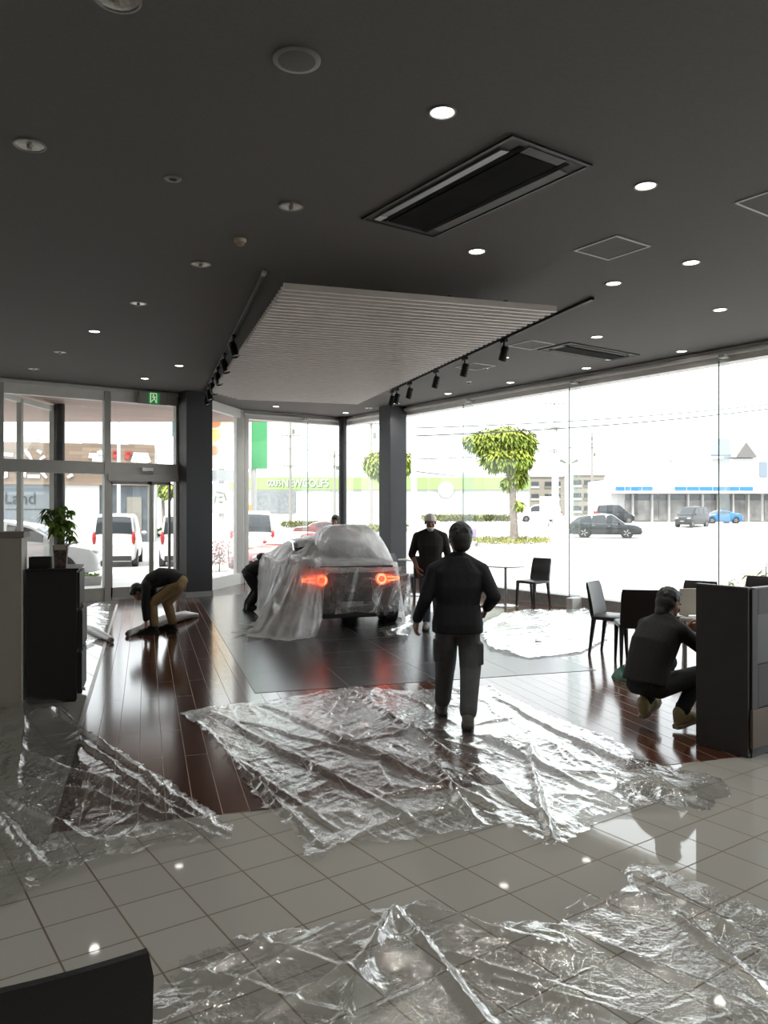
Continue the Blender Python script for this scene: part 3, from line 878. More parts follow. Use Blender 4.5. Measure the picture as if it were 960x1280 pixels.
fp.box((0.05, -0.006, 0.60), (0.075, 0.018, 1.14)).box((0.9, -0.006, 1.08), (1.62, 0.018, 0.18)).box((0.9, -0.006, 0.49), (1.62, 0.018, 0.30))
fp.build('front_frame', M_ctr, t, world=False, bevel=0.002)
MB().box((0.9, 0.008, 0.815), (1.6, 0.012, 0.35)).build('recess', mat('recess_black', (0.006, 0.006, 0.007), 0.35, noise=0.1), t, world=False)
MB().box((0.85, -0.012, 0.20), (1.69, 0.022, 0.27)).build('bronze_panel', M_bronze, t, world=False, bevel=0.003)['label'] = 'bronze coloured lower panel'
MB().box((0.9, 0.02, 0.032), (1.75, 0.05, 0.064)).build('plinth', M_dark, t, world=False)
# desk behind it
dk = Wd(3.35, 7.45)
t = thing('desk', 'white desk mostly hidden behind the dark counter', 'desk', dk, rz_of(0.57, 0.82))
MB().box((0, 0, 0.71), (0.8, 1.0, 0.03)).build('desk_top', M_top, t, world=False, bevel=0.004)
for sx in (-1, 1):
    for sy in (-1, 1):
        MB().cyl((sx * 0.36, sy * 0.45, 0), (sx * 0.36, sy * 0.45, 0.695), 0.02, n=10).build('leg', M_post, t, world=False)
sp = at(866, 7.42, 0.7265)
t = thing('desk_screen', 'cream upright screen on the desk, between the squatting head and the dark counter', 'screen', sp, rz_of(0.1, -0.99))
M_cream = mat('cream_panel', (0.50, 0.46, 0.39), 0.6, noise=0.03)
MB().box((0.0, 0, 0.13), (0.26, 0.02, 0.25)).build('panel', M_cream, t, world=False, bevel=0.004)
for sx in (-1, 1):
    MB().box((sx * 0.09, 0, 0.006), (0.03, 0.14, 0.012)).build('foot', M_post, t, world=False, bevel=0.002)
# left counter partition
M_part = mat('beige_partition', (0.42, 0.40, 0.345), 0.6, noise=0.03, bump=0.05)
M_cap = mat('tan_cap', (0.27, 0.235, 0.20), 0.5, noise=0.08)
Q = Wd(-3.175, 6.85)
t = thing('reception_counter', 'tall beige reception counter with a tan cap at the left edge', 'counter', (Q.x, Q.y, 0), RZC)
MB().box((-0.775, 0.165, 0.74), (1.55, 0.33, 1.48)).build('body', M_part, t, world=False, bevel=0.004)
MB().box((0.004, 0.165, 0.74), (0.012, 0.335, 1.48)).build('end_strip', mat('pale_end_strip', (0.52, 0.48, 0.42), 0.5, noise=0.02), t, world=False, bevel=0.003)
MB().box((-0.77, 0.165, 1.505), (1.6, 0.37, 0.05)).build('cap', M_cap, t, world=False, bevel=0.006)
# black drawer cabinet
Qc = Q + DD * 0.035 + CD * 0.06
M_blk = mat('black_cabinet_lacquer', (0.010, 0.009, 0.010), 0.45, noise=0.15)
t = thing('drawer_cabinet', 'black drawer cabinet carrying a potted plant, beside the beige counter', 'cabinet', (Qc.x, Qc.y, 0), RZC)
MB().box((0.21, 0.3, 0.60), (0.42, 0.6, 1.16)).build('body', M_blk, t, world=False, bevel=0.004)
MB().box((0.21, 0.3, 0.01), (0.40, 0.56, 0.02)).build('plinth', M_dark, t, world=False)
MB().box((0.215, 0.3, 1.19), (0.44, 0.61, 0.02)).build('top', M_blk, t, world=False, bevel=0.004)
for z0, z1, ou in ((0.84, 1.16, 0.022), (0.47, 0.82, 0.045), (0.07, 0.44, 0.04)):
    d = MB().box((0.42 + ou / 2 + 0.001, 0.3, (z0 + z1) / 2), (ou, 0.57, z1 - z0)).build('drawer', M_blk, t, world=False, bevel=0.004)
    MB().lathe([(0.008, 0), (0.008, 0.012), (0.016, 0.018), (0.014, 0.026), (0.001, 0.028)], (0.42 + ou, 0.06, z0 + 0.03), 14, (1, 0, 0)).build('knob', M_chrome, d, world=False, smooth=40)
# plant, planter box on the cabinet
M_leafg = mat('plant_leaf', (0.19, 0.32, 0.05), 0.45, noise=0.35, nscale=6)
M_leafy = mat('plant_leaf_yellow', (0.32, 0.36, 0.03), 0.45, noise=0.3, nscale=6)
M_stem = mat('plant_stem', (0.10, 0.075, 0.04), 0.7, noise=0.2)
def leaf(mb, base, d, L, wd, droop=0.3, up=Vector((0, 0, 1))):
    d = Vector(d).normalized(); s = d.cross(up)
    if s.length < 1e-3: s = Vector((1, 0, 0))
    s.normalize(); rows = []
    for k in range(5):
        u = k / 4
        c = Vector(base) + d * (L * u) - up * (droop * L * u * u)
        w_ = wd * math.sin(math.pi * min(0.06 + u * 0.94, 0.985)) ** 0.8
        n_ = s.cross(d)
        rows.append([c - s * w_ + n_ * w_ * 0.25, c, c + s * w_ + n_ * w_ * 0.25])
    mb.grid(rows)
pb = at(76, 7.2, 1.2)
t = thing('potted_plant', 'leafy green plant in a mottled brown pot on the black drawer cabinet', 'plant', pb, RZC)
M_pot = mat('mottled_pot', (0.12, 0.09, 0.075), 0.5, noise=0.8, nscale=30)
MB().ring_loft([[Vector((sx * a_, sy * a_, z)) for sx, sy in ((-1, -1), (1, -1), (1, 1), (-1, 1))] for a_, z in ((0.048, 0), (0.05, 0.01), (0.062, 0.19), (0.066, 0.2), (0.058, 0.2), (0.055, 0.17))]).build('pot', M_pot, t, world=False, bevel=0.006)
MB().box((0, -0.065, 0.185), (0.1, 0.012, 0.05)).build('pot_band', M_cream, t, world=False)
sm = MB(); lf = MB(); ly = MB()
rnd = random.Random(3)
for k in range(34):
    an = rnd.uniform(0, 2 * math.pi); h = rnd.uniform(0.08, 0.40); r_ = rnd.uniform(0.02, 0.15)
    tip = Vector((math.cos(an) * r_, math.sin(an) * r_, 0.17 + h))
    sm.tube([(0, 0, 0.14), (tip.x * 0.3, tip.y * 0.3, 0.17 + h * 0.55), tip], [0.006, 0.005, 0.003], 6)
    for q in range(9):
        a2 = an + 2 * math.pi * q / 9 + rnd.uniform(-.3, .3)
        leaf(ly if (q + k) % 8 == 0 else lf, tip, (math.cos(a2), math.sin(a2), rnd.uniform(-0.5, 0.1)), rnd.uniform(0.05, 0.085), 0.016, rnd.uniform(0.4, 1.0))
sm.build('stem', M_stem, t, world=False)
lf.build('foliage', M_leafg, t, world=False, smooth=80)
ly.build('young_foliage', M_leafy, t, world=False, smooth=80)['label'] = 'yellow-green young leaves'
pb = at(51, 7.12, 1.2)
t = thing('planter_box', 'low black box on the black drawer cabinet, beside the leafy plant', 'box', pb, RZC)
bx = MB()
for sx in (-1, 1):
    bx.box((sx * 0.087, 0, 0.05), (0.012, 0.13, 0.1)).box((0, sx * 0.06, 0.05), (0.174, 0.012, 0.1))
bx.box((0, 0, 0.006), (0.174, 0.12, 0.012))
bx.build('shell', M_blk, t, world=False)
MB().box((0, 0, 0.075), (0.16, 0.11, 0.02)).build('soil', mat('dark_soil', (0.02, 0.015, 0.012), 0.95, bump=0.8, bscale=60), t, world=False)
# green cloth behind the squatting person
gp = at(781, 8.0, 0.0)
cl = MB(); rows = []
for i in range(17):
    ring = []
    for j in range(24):
        an = 2 * math.pi * j / 24; u = i / 16
        r_ = 0.13 * (1 - 0.15 * math.sin(an * 3)) * math.cos(u * math.pi / 2 * 0.98)
        ring.append(Vector((gp.x + r_ * math.cos(an), gp.y + r_ * math.sin(an), 0.004 + 0.12 * u * (1 + 0.25 * math.sin(5 * an + u * 9)))))
    rows.append(ring)
tag(cl.ring_loft(rows).build('crumpled_cloth', mat('green_cloth', (0.05, 0.13, 0.10), 0.8, bump=0.6, bscale=20), None, smooth=60), 'small crumpled green cloth on the wood floor behind the squatting person', 'cloth')
# ------------------------------------------------------------------ plastic film
def inside(px, py, poly):
    r = np.zeros(px.shape, bool); n = len(poly)
    for i in range(n):
        x0, y0 = poly[i][0], poly[i][1]; x1, y1 = poly[(i + 1) % n][0], poly[(i + 1) % n][1]
        c = ((y0 > py) != (y1 > py)) & (px < (x1 - x0) * (py - y0) / ((y1 - y0) + 1e-12) + x0)
        r ^= c
    return r
def film(outline, label, ds, ang, seed, big=0.05, mid=0.02, small=0.006, fray=0.022, peaks=(), flats=(), folds=(), m=None, z0=0.012, name='plastic_sheet'):
    P = [(p.x, p.y) for p in outline]
    xs = [p[0] for p in P]; ys = [p[1] for p in P]
    gx = np.arange(min(xs) - 0.2, max(xs) + 0.2, ds); gy = np.arange(min(ys) - 0.2, max(ys) + 0.2, ds)
    X, Y = np.meshgrid(gx, gy)
    wx = X + fray * (vnoise(X * 9, Y * 9, seed) - .5) * 2 + fray * 0.6 * (vnoise(X * 30, Y * 30, seed + 1) - .5) * 2
    wy = Y + fray * (vnoise(X * 9, Y * 9, seed + 2) - .5) * 2 + fray * 0.6 * (vnoise(X * 30, Y * 30, seed + 3) - .5) * 2
    M = inside(wx, wy, P)
    c, s = math.cos(ang), math.sin(ang)
    U = X * c + Y * s; V = -X * s + Y * c
    Z = np.zeros_like(X)
    rs = np.random.RandomState(seed)
    for k in range(17):
        sc_ = 2.6 * 1.19 ** k
        an = rs.normal(0, 0.38 if k < 7 else 0.85)
        cu, su = math.cos(an), math.sin(an)
        u_ = U * cu + V * su; v_ = -U * su + V * cu
        wv_ = v_ + 0.35 / sc_ * (vnoise(u_ * sc_ * .5, v_ * sc_ * .5, seed + 40 + k) - .5) * 2
        amp = (big * 0.55 if k < 4 else mid * 0.8 if k < 9 else small * 0.85) * (1.0 if k < 4 else 1.25 ** -(k - 4) if k < 9 else 1.10 ** -(k - 9))
        msk = np.clip(vnoise(u_ * sc_ * .22, v_ * sc_ * .5, seed + 80 + k) * 2.2 - 0.6, 0, 1)
        Z += amp * msk * np.power(ridge(u_ * sc_ * .16, wv_ * sc_, seed + 7 + k), 5 if k < 9 else 3)
    wu, wv = U, V
    soft = vnoise(X * 1.1, Y * 1.1, seed + 13)
    Z *= 0.35 + 1.0 * soft
    for p, r_, h in peaks:
        d2 = ((X - p.x) ** 2 + (Y - p.y) ** 2) / (r_ * r_)
        Z += h * np.exp(-d2) * (0.65 + 0.6 * ridge(wu * 6, wv * 9, seed + 15))
    for (fx0, fy0, fx1, fy1, w_, h_) in folds:
        a_, b_ = G(fx0, fy0), G(fx1, fy1); d_ = b_ - a_; L_ = d_.length
        t_ = np.clip(((X - a_.x) * d_.x + (Y - a_.y) * d_.y) / L_ ** 2, 0, 1)
        wob = 0.35 * w_ * (vnoise(t_ * L_ * 3.0, t_ * 0 + 3, seed + 33) - .5) * 2
        nx_, ny_ = -d_.y / L_, d_.x / L_
        dd_ = (X - a_.x - t_ * d_.x) * nx_ + (Y - a_.y - t_ * d_.y) * ny_ - wob
        al_ = np.hypot(X - a_.x - t_ * d_.x, Y - a_.y - t_ * d_.y)
        prof = np.clip(1 - np.maximum(np.abs(dd_), np.where((t_ <= 0) | (t_ >= 1), al_, 0)) / w_, 0, 1) ** 1.6
        Z += h_ * prof * (0.35 + 0.65 * np.sin(np.pi * np.clip(t_, 0.02, 0.98)) ** 0.5) * (0.6 + 0.8 * vnoise(t_ * L_ * 2.2, t_ * 0 + 9, seed + 34))
    for p, r_ in flats:
        Z *= 1 - np.exp(-((X - p.x) ** 2 + (Y - p.y) ** 2) ** 2 / r_ ** 4)
    Z += z0
    ny, nx = X.shape
    idx = -np.ones(M.shape, int)
    fm = M[:-1, :-1] & M[1:, :-1] & M[:-1, 1:] & M[1:, 1:]
    use = np.zeros(M.shape, bool)
    use[:-1, :-1] |= fm; use[1:, :-1] |= fm; use[:-1, 1:] |= fm; use[1:, 1:] |= fm
    idx[use] = np.arange(use.sum())
    # fringe: jitter in plan so that folds lean over
    JX = X + 0.9 * ds * (vnoise(X * 25, Y * 25, seed + 21) - .5); JY = Y + 0.9 * ds * (vnoise(X * 25, Y * 25, seed + 22) - .5)
    co = np.stack([JX[use], JY[use], Z[use]], 1)
    a_ = idx[:-1, :-1][fm]; b_ = idx[:-1, 1:][fm]; c_ = idx[1:, 1:][fm]; d_ = idx[1:, :-1][fm]
    fs = np.stack([a_, b_, c_, d_], 1)
    me = bpy.data.meshes.new(name)
    me.from_pydata(co.tolist(), [], fs.tolist())
    me.update()
    o = link_mesh(name, me, m or M_film, None, smooth='all')
    tag(o, label, 'plastic sheet', 'clear plastic sheets on the floor')
    return o
def pix(*q):
    return [G(x, y) for x, y in q]
film(pix((225, 893), (262, 885), (330, 878), (440, 862), (505, 865), (560, 862), (612, 860), (680, 893), (760, 925), (830, 960), (905, 985), (915, 1000), (880, 1022), (820, 1015), (760, 1020), (715, 1060), (690, 1068), (640, 1035), (580, 1045), (500, 1055), (425, 1060), (400, 1082), (385, 1075), (380, 1055), (340, 1020), (310, 990), (280, 940), (255, 915)),
     'wide crumpled clear plastic sheet under the walking man in the middle of the floor', 0.0125, math.radians(70), 11, 0.030, 0.016, 0.0050, z0=0.008, folds=((262, 892, 540, 1045, .05, .035), (330, 885, 620, 1015, .05, .035), (440, 868, 700, 1040, .06, .04), (505, 872, 770, 1010, .05, .035), (245, 905, 400, 1062, .04, .03), (620, 875, 850, 1000, .05, .03), (300, 905, 500, 960, .04, .025), (540, 960, 600, 1030, .04, .03), (660, 930, 690, 1060, .05, .04), (380, 940, 640, 900, .04, .02), (290, 950, 420, 1040, .035, .03), (480, 1000, 560, 985, .035, .025)), flats=((Wd(0.66, 6.12), 0.26), (Wd(0.48, 6.6), 0.26)))
film(pix((150, 1330), (205, 1230), (215, 1208), (240, 1195), (300, 1178), (370, 1168), (470, 1150), (520, 1130), (560, 1150), (680, 1162), (700, 1150), (780, 1120), (785, 1080), (830, 1090), (890, 1115), (960, 1140), (1060, 1170), (1060, 1400), (600, 1420), (150, 1400)),
     'crumpled clear plastic sheet on the pale tiles at the bottom, with a tall fold', 0.0085, math.radians(20), 31, 0.040, 0.020, 0.0052, fray=0.04, folds=((497, 1148, 430, 1290, .05, .07), (500, 1150, 610, 1290, .05, .05), (690, 1165, 880, 1240, .05, .04), (370, 1172, 235, 1240, .05, .04), (560, 1200, 770, 1265, .045, .04), (300, 1182, 470, 1230, .045, .035), (520, 1140, 700, 1195, .05, .045), (790, 1095, 940, 1180, .05, .04), (620, 1230, 820, 1290, .04, .035), (700, 1150, 800, 1100, .05, .045), (230, 1220, 420, 1275, .04, .03), (470, 1200, 330, 1280, .035, .03), (850, 1150, 960, 1250, .045, .03)),
     peaks=((G(495, 1200), 0.10, 0.055), (G(455, 1250), 0.07, 0.045), (G(700, 1190), 0.12, 0.03), (G(800, 1130), 0.10, 0.03)))
film(pix((-150, 915), (0, 905), (20, 877), (60, 870), (76, 882), (103, 915), (180, 960), (255, 1013), (292, 1040), (285, 1055), (200, 1062), (100, 1096), (10, 1135), (-150, 1180)),
     'crumpled clear plastic sheet by the beige counter, spilling from pale tiles onto the wood', 0.0115, math.radians(60), 51, 0.036, 0.020, 0.0055, folds=((60, 885, 262, 1035, .05, .035), (0, 935, 285, 1048, .05, .035), (100, 930, 230, 1040, .04, .03), (40, 980, 270, 1052, .05, .03), (0, 1000, 130, 1070, .05, .035), (30, 890, 20, 990, .05, .04), (70, 1075, 240, 1050, .04, .02), (-60, 960, 60, 1100, .05, .03)), peaks=((G(55, 900), 0.12, 0.10), (G(20, 915), 0.15, 0.06)))
film(pix((596, 785), (625, 770), (655, 764), (720, 762), (757, 767), (760, 800), (730, 816), (665, 825), (610, 812)),
     'bright plastic sheet spread on the floor in front of the small round table', 0.02, math.radians(10), 71, 0.04, 0.022, 0.008)
film(pix((104, 762), (125, 755), (138, 757), (136, 775), (128, 800), (104, 812)),
     'small plastic sheet on the pale tiles between the black cabinet and the entrance door', 0.025, math.radians(80), 91, 0.04, 0.02, 0.008)
film(pix((470, 790), (495, 783), (512, 772), (516, 785), (508, 800), (485, 803)),
     'short tail of plastic on the slate floor by the covered car\'s right rear wheel', 0.02, math.radians(40), 95, 0.05, 0.02, 0.008)
# rolls
M_roll = mat('white_film_roll', (0.55, 0.54, 0.53), 0.35, noise=0.06, bump=0.5, bscale=14)
M_core = mat('cardboard_core', (0.16, 0.13, 0.10), 0.8, noise=0.1)
def roll(a, b, r, lab, swell=1.0):
    d = (b - a); L = d.length; u = d.normalized()
    t = thing('plastic_roll', lab, 'roll', (a.x, a.y, 0), math.atan2(d.y, d.x))
    prof = [(r * .55, 0.0), (r * .55, 0.04), (r * .8, 0.05), (r * (1.0 + 0.25 * swell), L * .3), (r * (1.05 + 0.55 * swell), L * .55), (r * (0.95 + .35 * swell), L * .8), (r * .6, L * 0.99), (r * .35, L)]
    P_ = []
    for i in range(len(prof) - 1):
        for q in range(4):
            f = q / 4
            P_.append((prof[i][0] * (1 - f) + prof[i + 1][0] * f, prof[i][1] * (1 - f) + prof[i + 1][1] * f))
    P_.append(prof[-1])
    mb = MB(); R = []
    rn = random.Random(int(L * 100))
    for k, (rr, x) in enumerate(P_):
        ring = []
        for i in range(20):
            an = 2 * math.pi * i / 20
            q = rr * (1 + 0.10 * swell * math.sin(an * 4 + k * 0.7) * min(1, k / 8))
            ring.append(Vector((x, q * math.cos(an), max(rr + q * math.sin(an), 0.003))))
        R.append(ring)
    mb.ring_loft(R).build('film_wrap', M_roll, t, world=False, smooth=50)
    MB().lathe([(r * .5, -0.01), (r * .55, 0.0), (r * .55, 0.03)], (0, 0, r * 0.75), 16, (1, 0, 0)).build('core', M_core, t, world=False, smooth=40)
roll(G(159, 796), G(247, 771), 0.055, 'long loosely wound roll of white plastic under the hands of the bent worker', 1.0)
roll(G(140, 804), G(100, 786), 0.05, 'plain roll of plastic lying by the black drawer cabinet', 0.15)
# ------------------------------------------------------------------ people
def blob(name, mb, voxel, it, m, parent, inv=None):
    me = bpy.data.meshes.new('tmp')
    me.from_pydata([tuple(p) for p in mb.v], [], mb.f); me.update()
    bm = bmesh.new(); bm.from_mesh(me); bmesh.ops.recalc_face_normals(bm, faces=bm.faces[:]); bm.to_mesh(me); bm.free()
    o = bpy.data.objects.new('tmp', me); COL.objects.link(o)
    r = o.modifiers.new('r', 'REMESH'); r.mode = 'VOXEL'; r.voxel_size = voxel
    s = o.modifiers.new('s', 'SMOOTH'); s.iterations = it; s.factor = 0.5
    dg = bpy.context.evaluated_depsgraph_get()
    me2 = bpy.data.meshes.new_from_object(o.evaluated_get(dg))
    bpy.data.objects.remove(o); bpy.data.meshes.remove(me)
    me2.name = name; me2.materials.clear()
    return link_mesh(name, me2, m, parent, smooth='all')
def V3(p): return Vector(p)
def torso(mb, pts, right, n=20):
    """pts: (centre, half width, half depth) up the spine"""
    R = []
    right = Vector(right).normalized()
    for i, (c, a, b) in enumerate(pts):
        c = Vector(c)
        tg = (Vector(pts[min(i + 1, len(pts) - 1)][0]) - Vector(pts[max(i - 1, 0)][0])).normalized()
        r_ = (right - tg * right.dot(tg)).normalized(); f_ = tg.cross(r_)
        R.append([c + r_ * a * math.copysign(abs(math.cos(t)) ** 0.8, math.cos(t)) + f_ * b * math.copysign(abs(math.sin(t)) ** 0.8, math.sin(t)) for t in [2 * math.pi * k / n for k in range(n)]])
    mb.ring_loft(R)
def hand(mb, wrist, d, palm, thumb, curl=0.35):
    d = Vector(d).normalized(); palm = Vector(palm); palm = (palm - d * palm.dot(d)).normalized()
    side = d.cross(palm).normalized()
    if side.dot(Vector(thumb)) < 0: side = -side
    w_ = Vector(wrist)
    mb.ball(w_ + d * 0.008, 0.026)
    for i, (o, L) in enumerate(((0.031, 0.068), (0.0105, 0.077), (-0.0105, 0.071), (-0.031, 0.056))):
        k = w_ + d * (0.086 - 0.004 * abs(i - 1)) + side * o
        mb.cap(w_ + d * 0.01 + side * o * 0.6, k, 0.0155, 0.0125)
        dd = d + side * o * 1.6; dd.normalize(); p = k; r_ = 0.0092
        for q, fr in enumerate((0.45, 0.31, 0.24)):
            cang = curl * (0.7 + 0.35 * q) * (1 + 0.12 * i)
            ax = dd.cross(palm).normalized()
            dd = (Matrix.Rotation(cang, 3, ax) @ dd).normalized()
            e = p + dd * L * fr
            mb.cap(p, e, r_, r_ * 0.92); p = e; r_ *= 0.92
    b_ = w_ + d * 0.022 + side * 0.022 + palm * 0.006
    t1 = (d * 0.55 + side * 0.75 + palm * 0.35).normalized(); p1 = b_ + t1 * 0.045
    t2 = (d * 0.85 + side * 0.3 + palm * 0.45).normalized(); p2 = p1 + t2 * 0.032
    t3 = (d * 0.9 + side * 0.0 + palm * 0.45).normalized(); p3 = p2 + t3 * 0.026
    mb.cap(b_, p1, 0.0145, 0.012); mb.cap(p1, p2, 0.0115, 0.0105); mb.cap(p2, p3, 0.0102, 0.009)
def headprims(mb, c, fw, up, s=1.0):
    fw = Vector(fw).normalized(); up = Vector(up); up = (up - fw * up.dot(fw)).normalized(); rt = fw.cross(up)
    R = Matrix((rt, fw, up)).transposed()
    def P(x, y, z): return Vector(c) + R @ Vector((x * s, y * s, z * s))
    def E(p, r_): mb.ball(P(*p), tuple(q * s for q in r_), R)
    E((0, -0.008, 0.030), (0.074, 0.093, 0.088))
    E((0, 0.030, -0.030), (0.061, 0.062, 0.078))
    E((0, 0.052, -0.088), (0.032, 0.030, 0.026))            # chin
    E((0, 0.078, 0.022), (0.055, 0.016, 0.014))             # brow
    for q in (-1, 1):
        E((q * 0.040, 0.062, -0.028), (0.022, 0.022, 0.020))  # cheek
        E((q * 0.078, -0.006, -0.005), (0.009, 0.020, 0.032))  # ear
        E((q * 0.011, 0.098, -0.034), (0.010, 0.010, 0.008))  # nostril
        mb.cap(P(q * 0.012, 0.088, -0.063), P(0, 0.092, -0.063), 0.008 * s, 0.009 * s)
    mb.cap(P(0, 0.086, 0.012), P(0, 0.104, -0.030), 0.009 * s, 0.012 * s)  # nose
    mb.cap(P(-0.016, 0.085, -0.074), P(0.016, 0.085, -0.074), 0.008 * s, 0.008 * s)
    return P, R
M_skin = mat('skin', (0.36, 0.20, 0.14), 0.55, noise=0.06, nscale=20)
M_hair = mat('black_hair', (0.008, 0.007, 0.007), 0.55, noise=0.2, bump=0.5, bscale=120)
M_eye = mat('eye_white', (0.5, 0.48, 0.46), 0.3, noise=0.02)
M_iris = mat('eye_dark', (0.01, 0.008, 0.008), 0.2, noise=0.02)
def foot(mb, ankle, d, s=1.0, pitch=0.0):
    d = Vector(d).normalized(); up = Vector((0, 0, 1))
    rt = d.cross(up)
    Rp = Matrix.Rotation(-pitch, 3, rt)
    d = Rp @ d; up = Rp @ up
    a = Vector(ankle)
    def P(f, u, x=0): return a + d * f * s + up * u * s + rt * x * s
    mb.cap(P(0, 0.015), P(-0.012, -0.04), 0.048 * s, 0.042 * s)
    mb.cap(P(-0.015, -0.045), P(0.10, -0.048), 0.040 * s, 0.044 * s)
    mb.cap(P(0.0, 0.0), P(0.11, -0.040), 0.044 * s, 0.040 * s)
    mb.cap(P(0.10, -0.050, 0.008), P(0.165, -0.056, -0.004), 0.042 * s, 0.034 * s)
    return d, up, rt
def person(label, loc, rz, p, group=None):
    t = thing('person', label, 'person', loc, rz, group)
    s = p.get('s', 1.0)
    g = {k: (Vector(v) if isinstance(v, (tuple, list)) and len(v) == 3 and not isinstance(v[0], (tuple, list)) else v) for k, v in p.items()}
    sp = g['spine']                       # list of spine points from pelvis to neck base
    sp = [Vector(q) for q in sp]
    right = Vector(p.get('right', (1, 0, 0)))
    wd = p.get('widths', (0.150, 0.140, 0.165, 0.175, 0.075)); dp = p.get('depths', (0.105, 0.095, 0.115, 0.095, 0.06))
    def spine_pts(e, n0=0, lw=0.0, ld=0.0):
        return [(sp[i], (wd[i] + e + (lw if i == 0 else 0)) * s, (dp[i] + e + (ld if i == 0 else 0)) * s) for i in range(n0, 5)]
    b = MB()
    torso(b, spine_pts(-0.012), right)
    b.cap(sp[4] - (g['head'] - sp[4]) * 0.2, g['head'] - Vector(g['hup']).normalized() * 0.05 * s, 0.058 * s, 0.052 * s)
    s0 = s; hs = p.get('hs', 1.0) * s
    P, R = headprims(b, g['head'], g['hfw'], g['hup'], hs)
    for q in 'LR':
        b.cap(g['sh' + q], g['el' + q], 0.048 * s, 0.040 * s); b.cap(g['el' + q], g['wr' + q], 0.040 * s, 0.027 * s)
        b.cap(g['hp' + q], g['kn' + q], 0.080 * s, 0.055 * s); b.cap(g['kn' + q], g['an' + q], 0.052 * s, 0.036 * s)
        hd_ = p.get('hand' + q)
        if hd_: hand(b, g['wr' + q], hd_[0], hd_[1], hd_[2], hd_[3])
        foot(b, g['an' + q], g['ft' + q], 0.85 * s, p.get('pitch' + q, 0.0))
    blob('body', b, 0.0052, 3, p.get('skin', M_skin), t)
    # upper garment
    j = MB()
    torso(j, spine_pts(0.022, 0, p.get('hemw', 0.0), p.get('hemd', 0.0)), right)
    if 'hem' in g:
        torso(j, [(g['hem'], (wd[0] + 0.022 + p.get('hemw', 0)) * s, (dp[0] + 0.024 + p.get('hemd', 0)) * s), (sp[0], (wd[0] + 0.022 + p.get('hemw', 0)) * s, (dp[0] + 0.022 + p.get('hemd', 0)) * s), (sp[1], (wd[1] + 0.026) * s, (dp[1] + 0.024) * s)], right)
    for q in 'LR':
        j.ball(g['sh' + q], 0.064 * s)
        j.cap(sp[4] * 0.75 + g['sh' + q] * 0.25, g['sh' + q], 0.060 * s, 0.064 * s)
        j.cap(g['sh' + q], g['el' + q], 0.066 * s, 0.056 * s)
        k = p.get('sleeve', 0.94)
        e = g['el' + q].lerp(g['wr' + q], k)
        j.cap(g['el' + q], e, 0.056 * s, 0.043 * s)
        if p.get('rucks', True):
            j.torus(g['el' + q].lerp(e, 0.25), e - g['el' + q], 0.045 * s, 0.012 * s, 16, 6)
            j.torus(g['el' + q].lerp(e, 0.95), e - g['el' + q], 0.036 * s, 0.010 * s, 16, 6)
    if p.get('collar', True):
        cd = (g['head'] - sp[4]).normalized()
        j.torus(sp[4] + cd * 0.015 * s, cd, 0.060 * s, 0.018 * s, 18, 8)
    blob('jacket', j, 0.0085, 4, p['top'], t)
    # trousers
    q_ = MB()
    torso(q_, [(sp[0] - (sp[1] - sp[0]).normalized() * 0.10 * s, 0.10 * s, 0.085 * s), (sp[0] - (sp[1] - sp[0]).normalized() * 0.05 * s, 0.150 * s, 0.112 * s), (sp[0], 0.158 * s, 0.112 * s), (sp[1] * 0.6 + sp[0] * 0.4, 0.150 * s, 0.105 * s)], right)
    ba = p.get('baggy', 1.0)
    for q in 'LR':
        h_, k_, a_ = g['hp' + q], g['kn' + q], g['an' + q]
        q_.cap(h_, k_, 0.094 * s, 0.077 * s * ba)
        q_.cap(k_, k_.lerp(a_, 0.88), 0.074 * s * ba, 0.060 * s * ba)
        q_.torus(k_.lerp(a_, 0.82), a_ - k_, 0.050 * s * ba, 0.016 * s, 18, 6)
        q_.torus(k_.lerp(a_, 0.10), a_ - k_, 0.064 * s * ba, 0.014 * s, 18, 6)
        if p.get('cargo'):
            sd = -1 if q == 'L' else 1
            q_.box(h_.lerp(k_, 0.62) + Vector((sd * 0.080 * s, -0.01, 0)), (0.05 * s, 0.13 * s, 0.17 * s))
    tr = blob('trousers', q_, 0.0085, 4, p['pants'], t)
    if 'belt' in p:
        ax = (sp[1] - sp[0]).normalized()
        bl = MB(); torso(bl, [(sp[0].lerp(sp[1], .35), 0.168 * s, 0.126 * s), (sp[0].lerp(sp[1], .60), 0.166 * s, 0.124 * s)], right)
        bl.build('belt', p['belt'], t, world=False, smooth=40)
    # shoes
    for q in 'LR':
        m_ = MB(); d, up, rt = foot(m_, g['an' + q], g['ft' + q], 1.06 * s, p.get('pitch' + q, 0.0))
        sh = blob('shoe', m_, 0.0075, 3, p['shoes'], t)
        so_ = MB(); a = g['an' + q]
        ring = lambda u: [a + d * f * s + rt * x * s + up * u * s for f, x in ((-0.065, -0.025), (-0.065, 0.025), (-0.03, 0.042), (0.06, 0.043), (0.12, 0.052), (0.18, 0.035), (0.212, 0.0), (0.18, -0.040), (0.12, -0.050), (0.06, -0.041), (-0.03, -0.042))]
        so_.ring_loft([ring(-0.098), ring(-0.070)])
        so_.build('sole', p.get('sole', M_rubber), sh, world=False, smooth=50)
    # hair / cap / mask / eyes
    s = hs
    rn = random.Random(5)
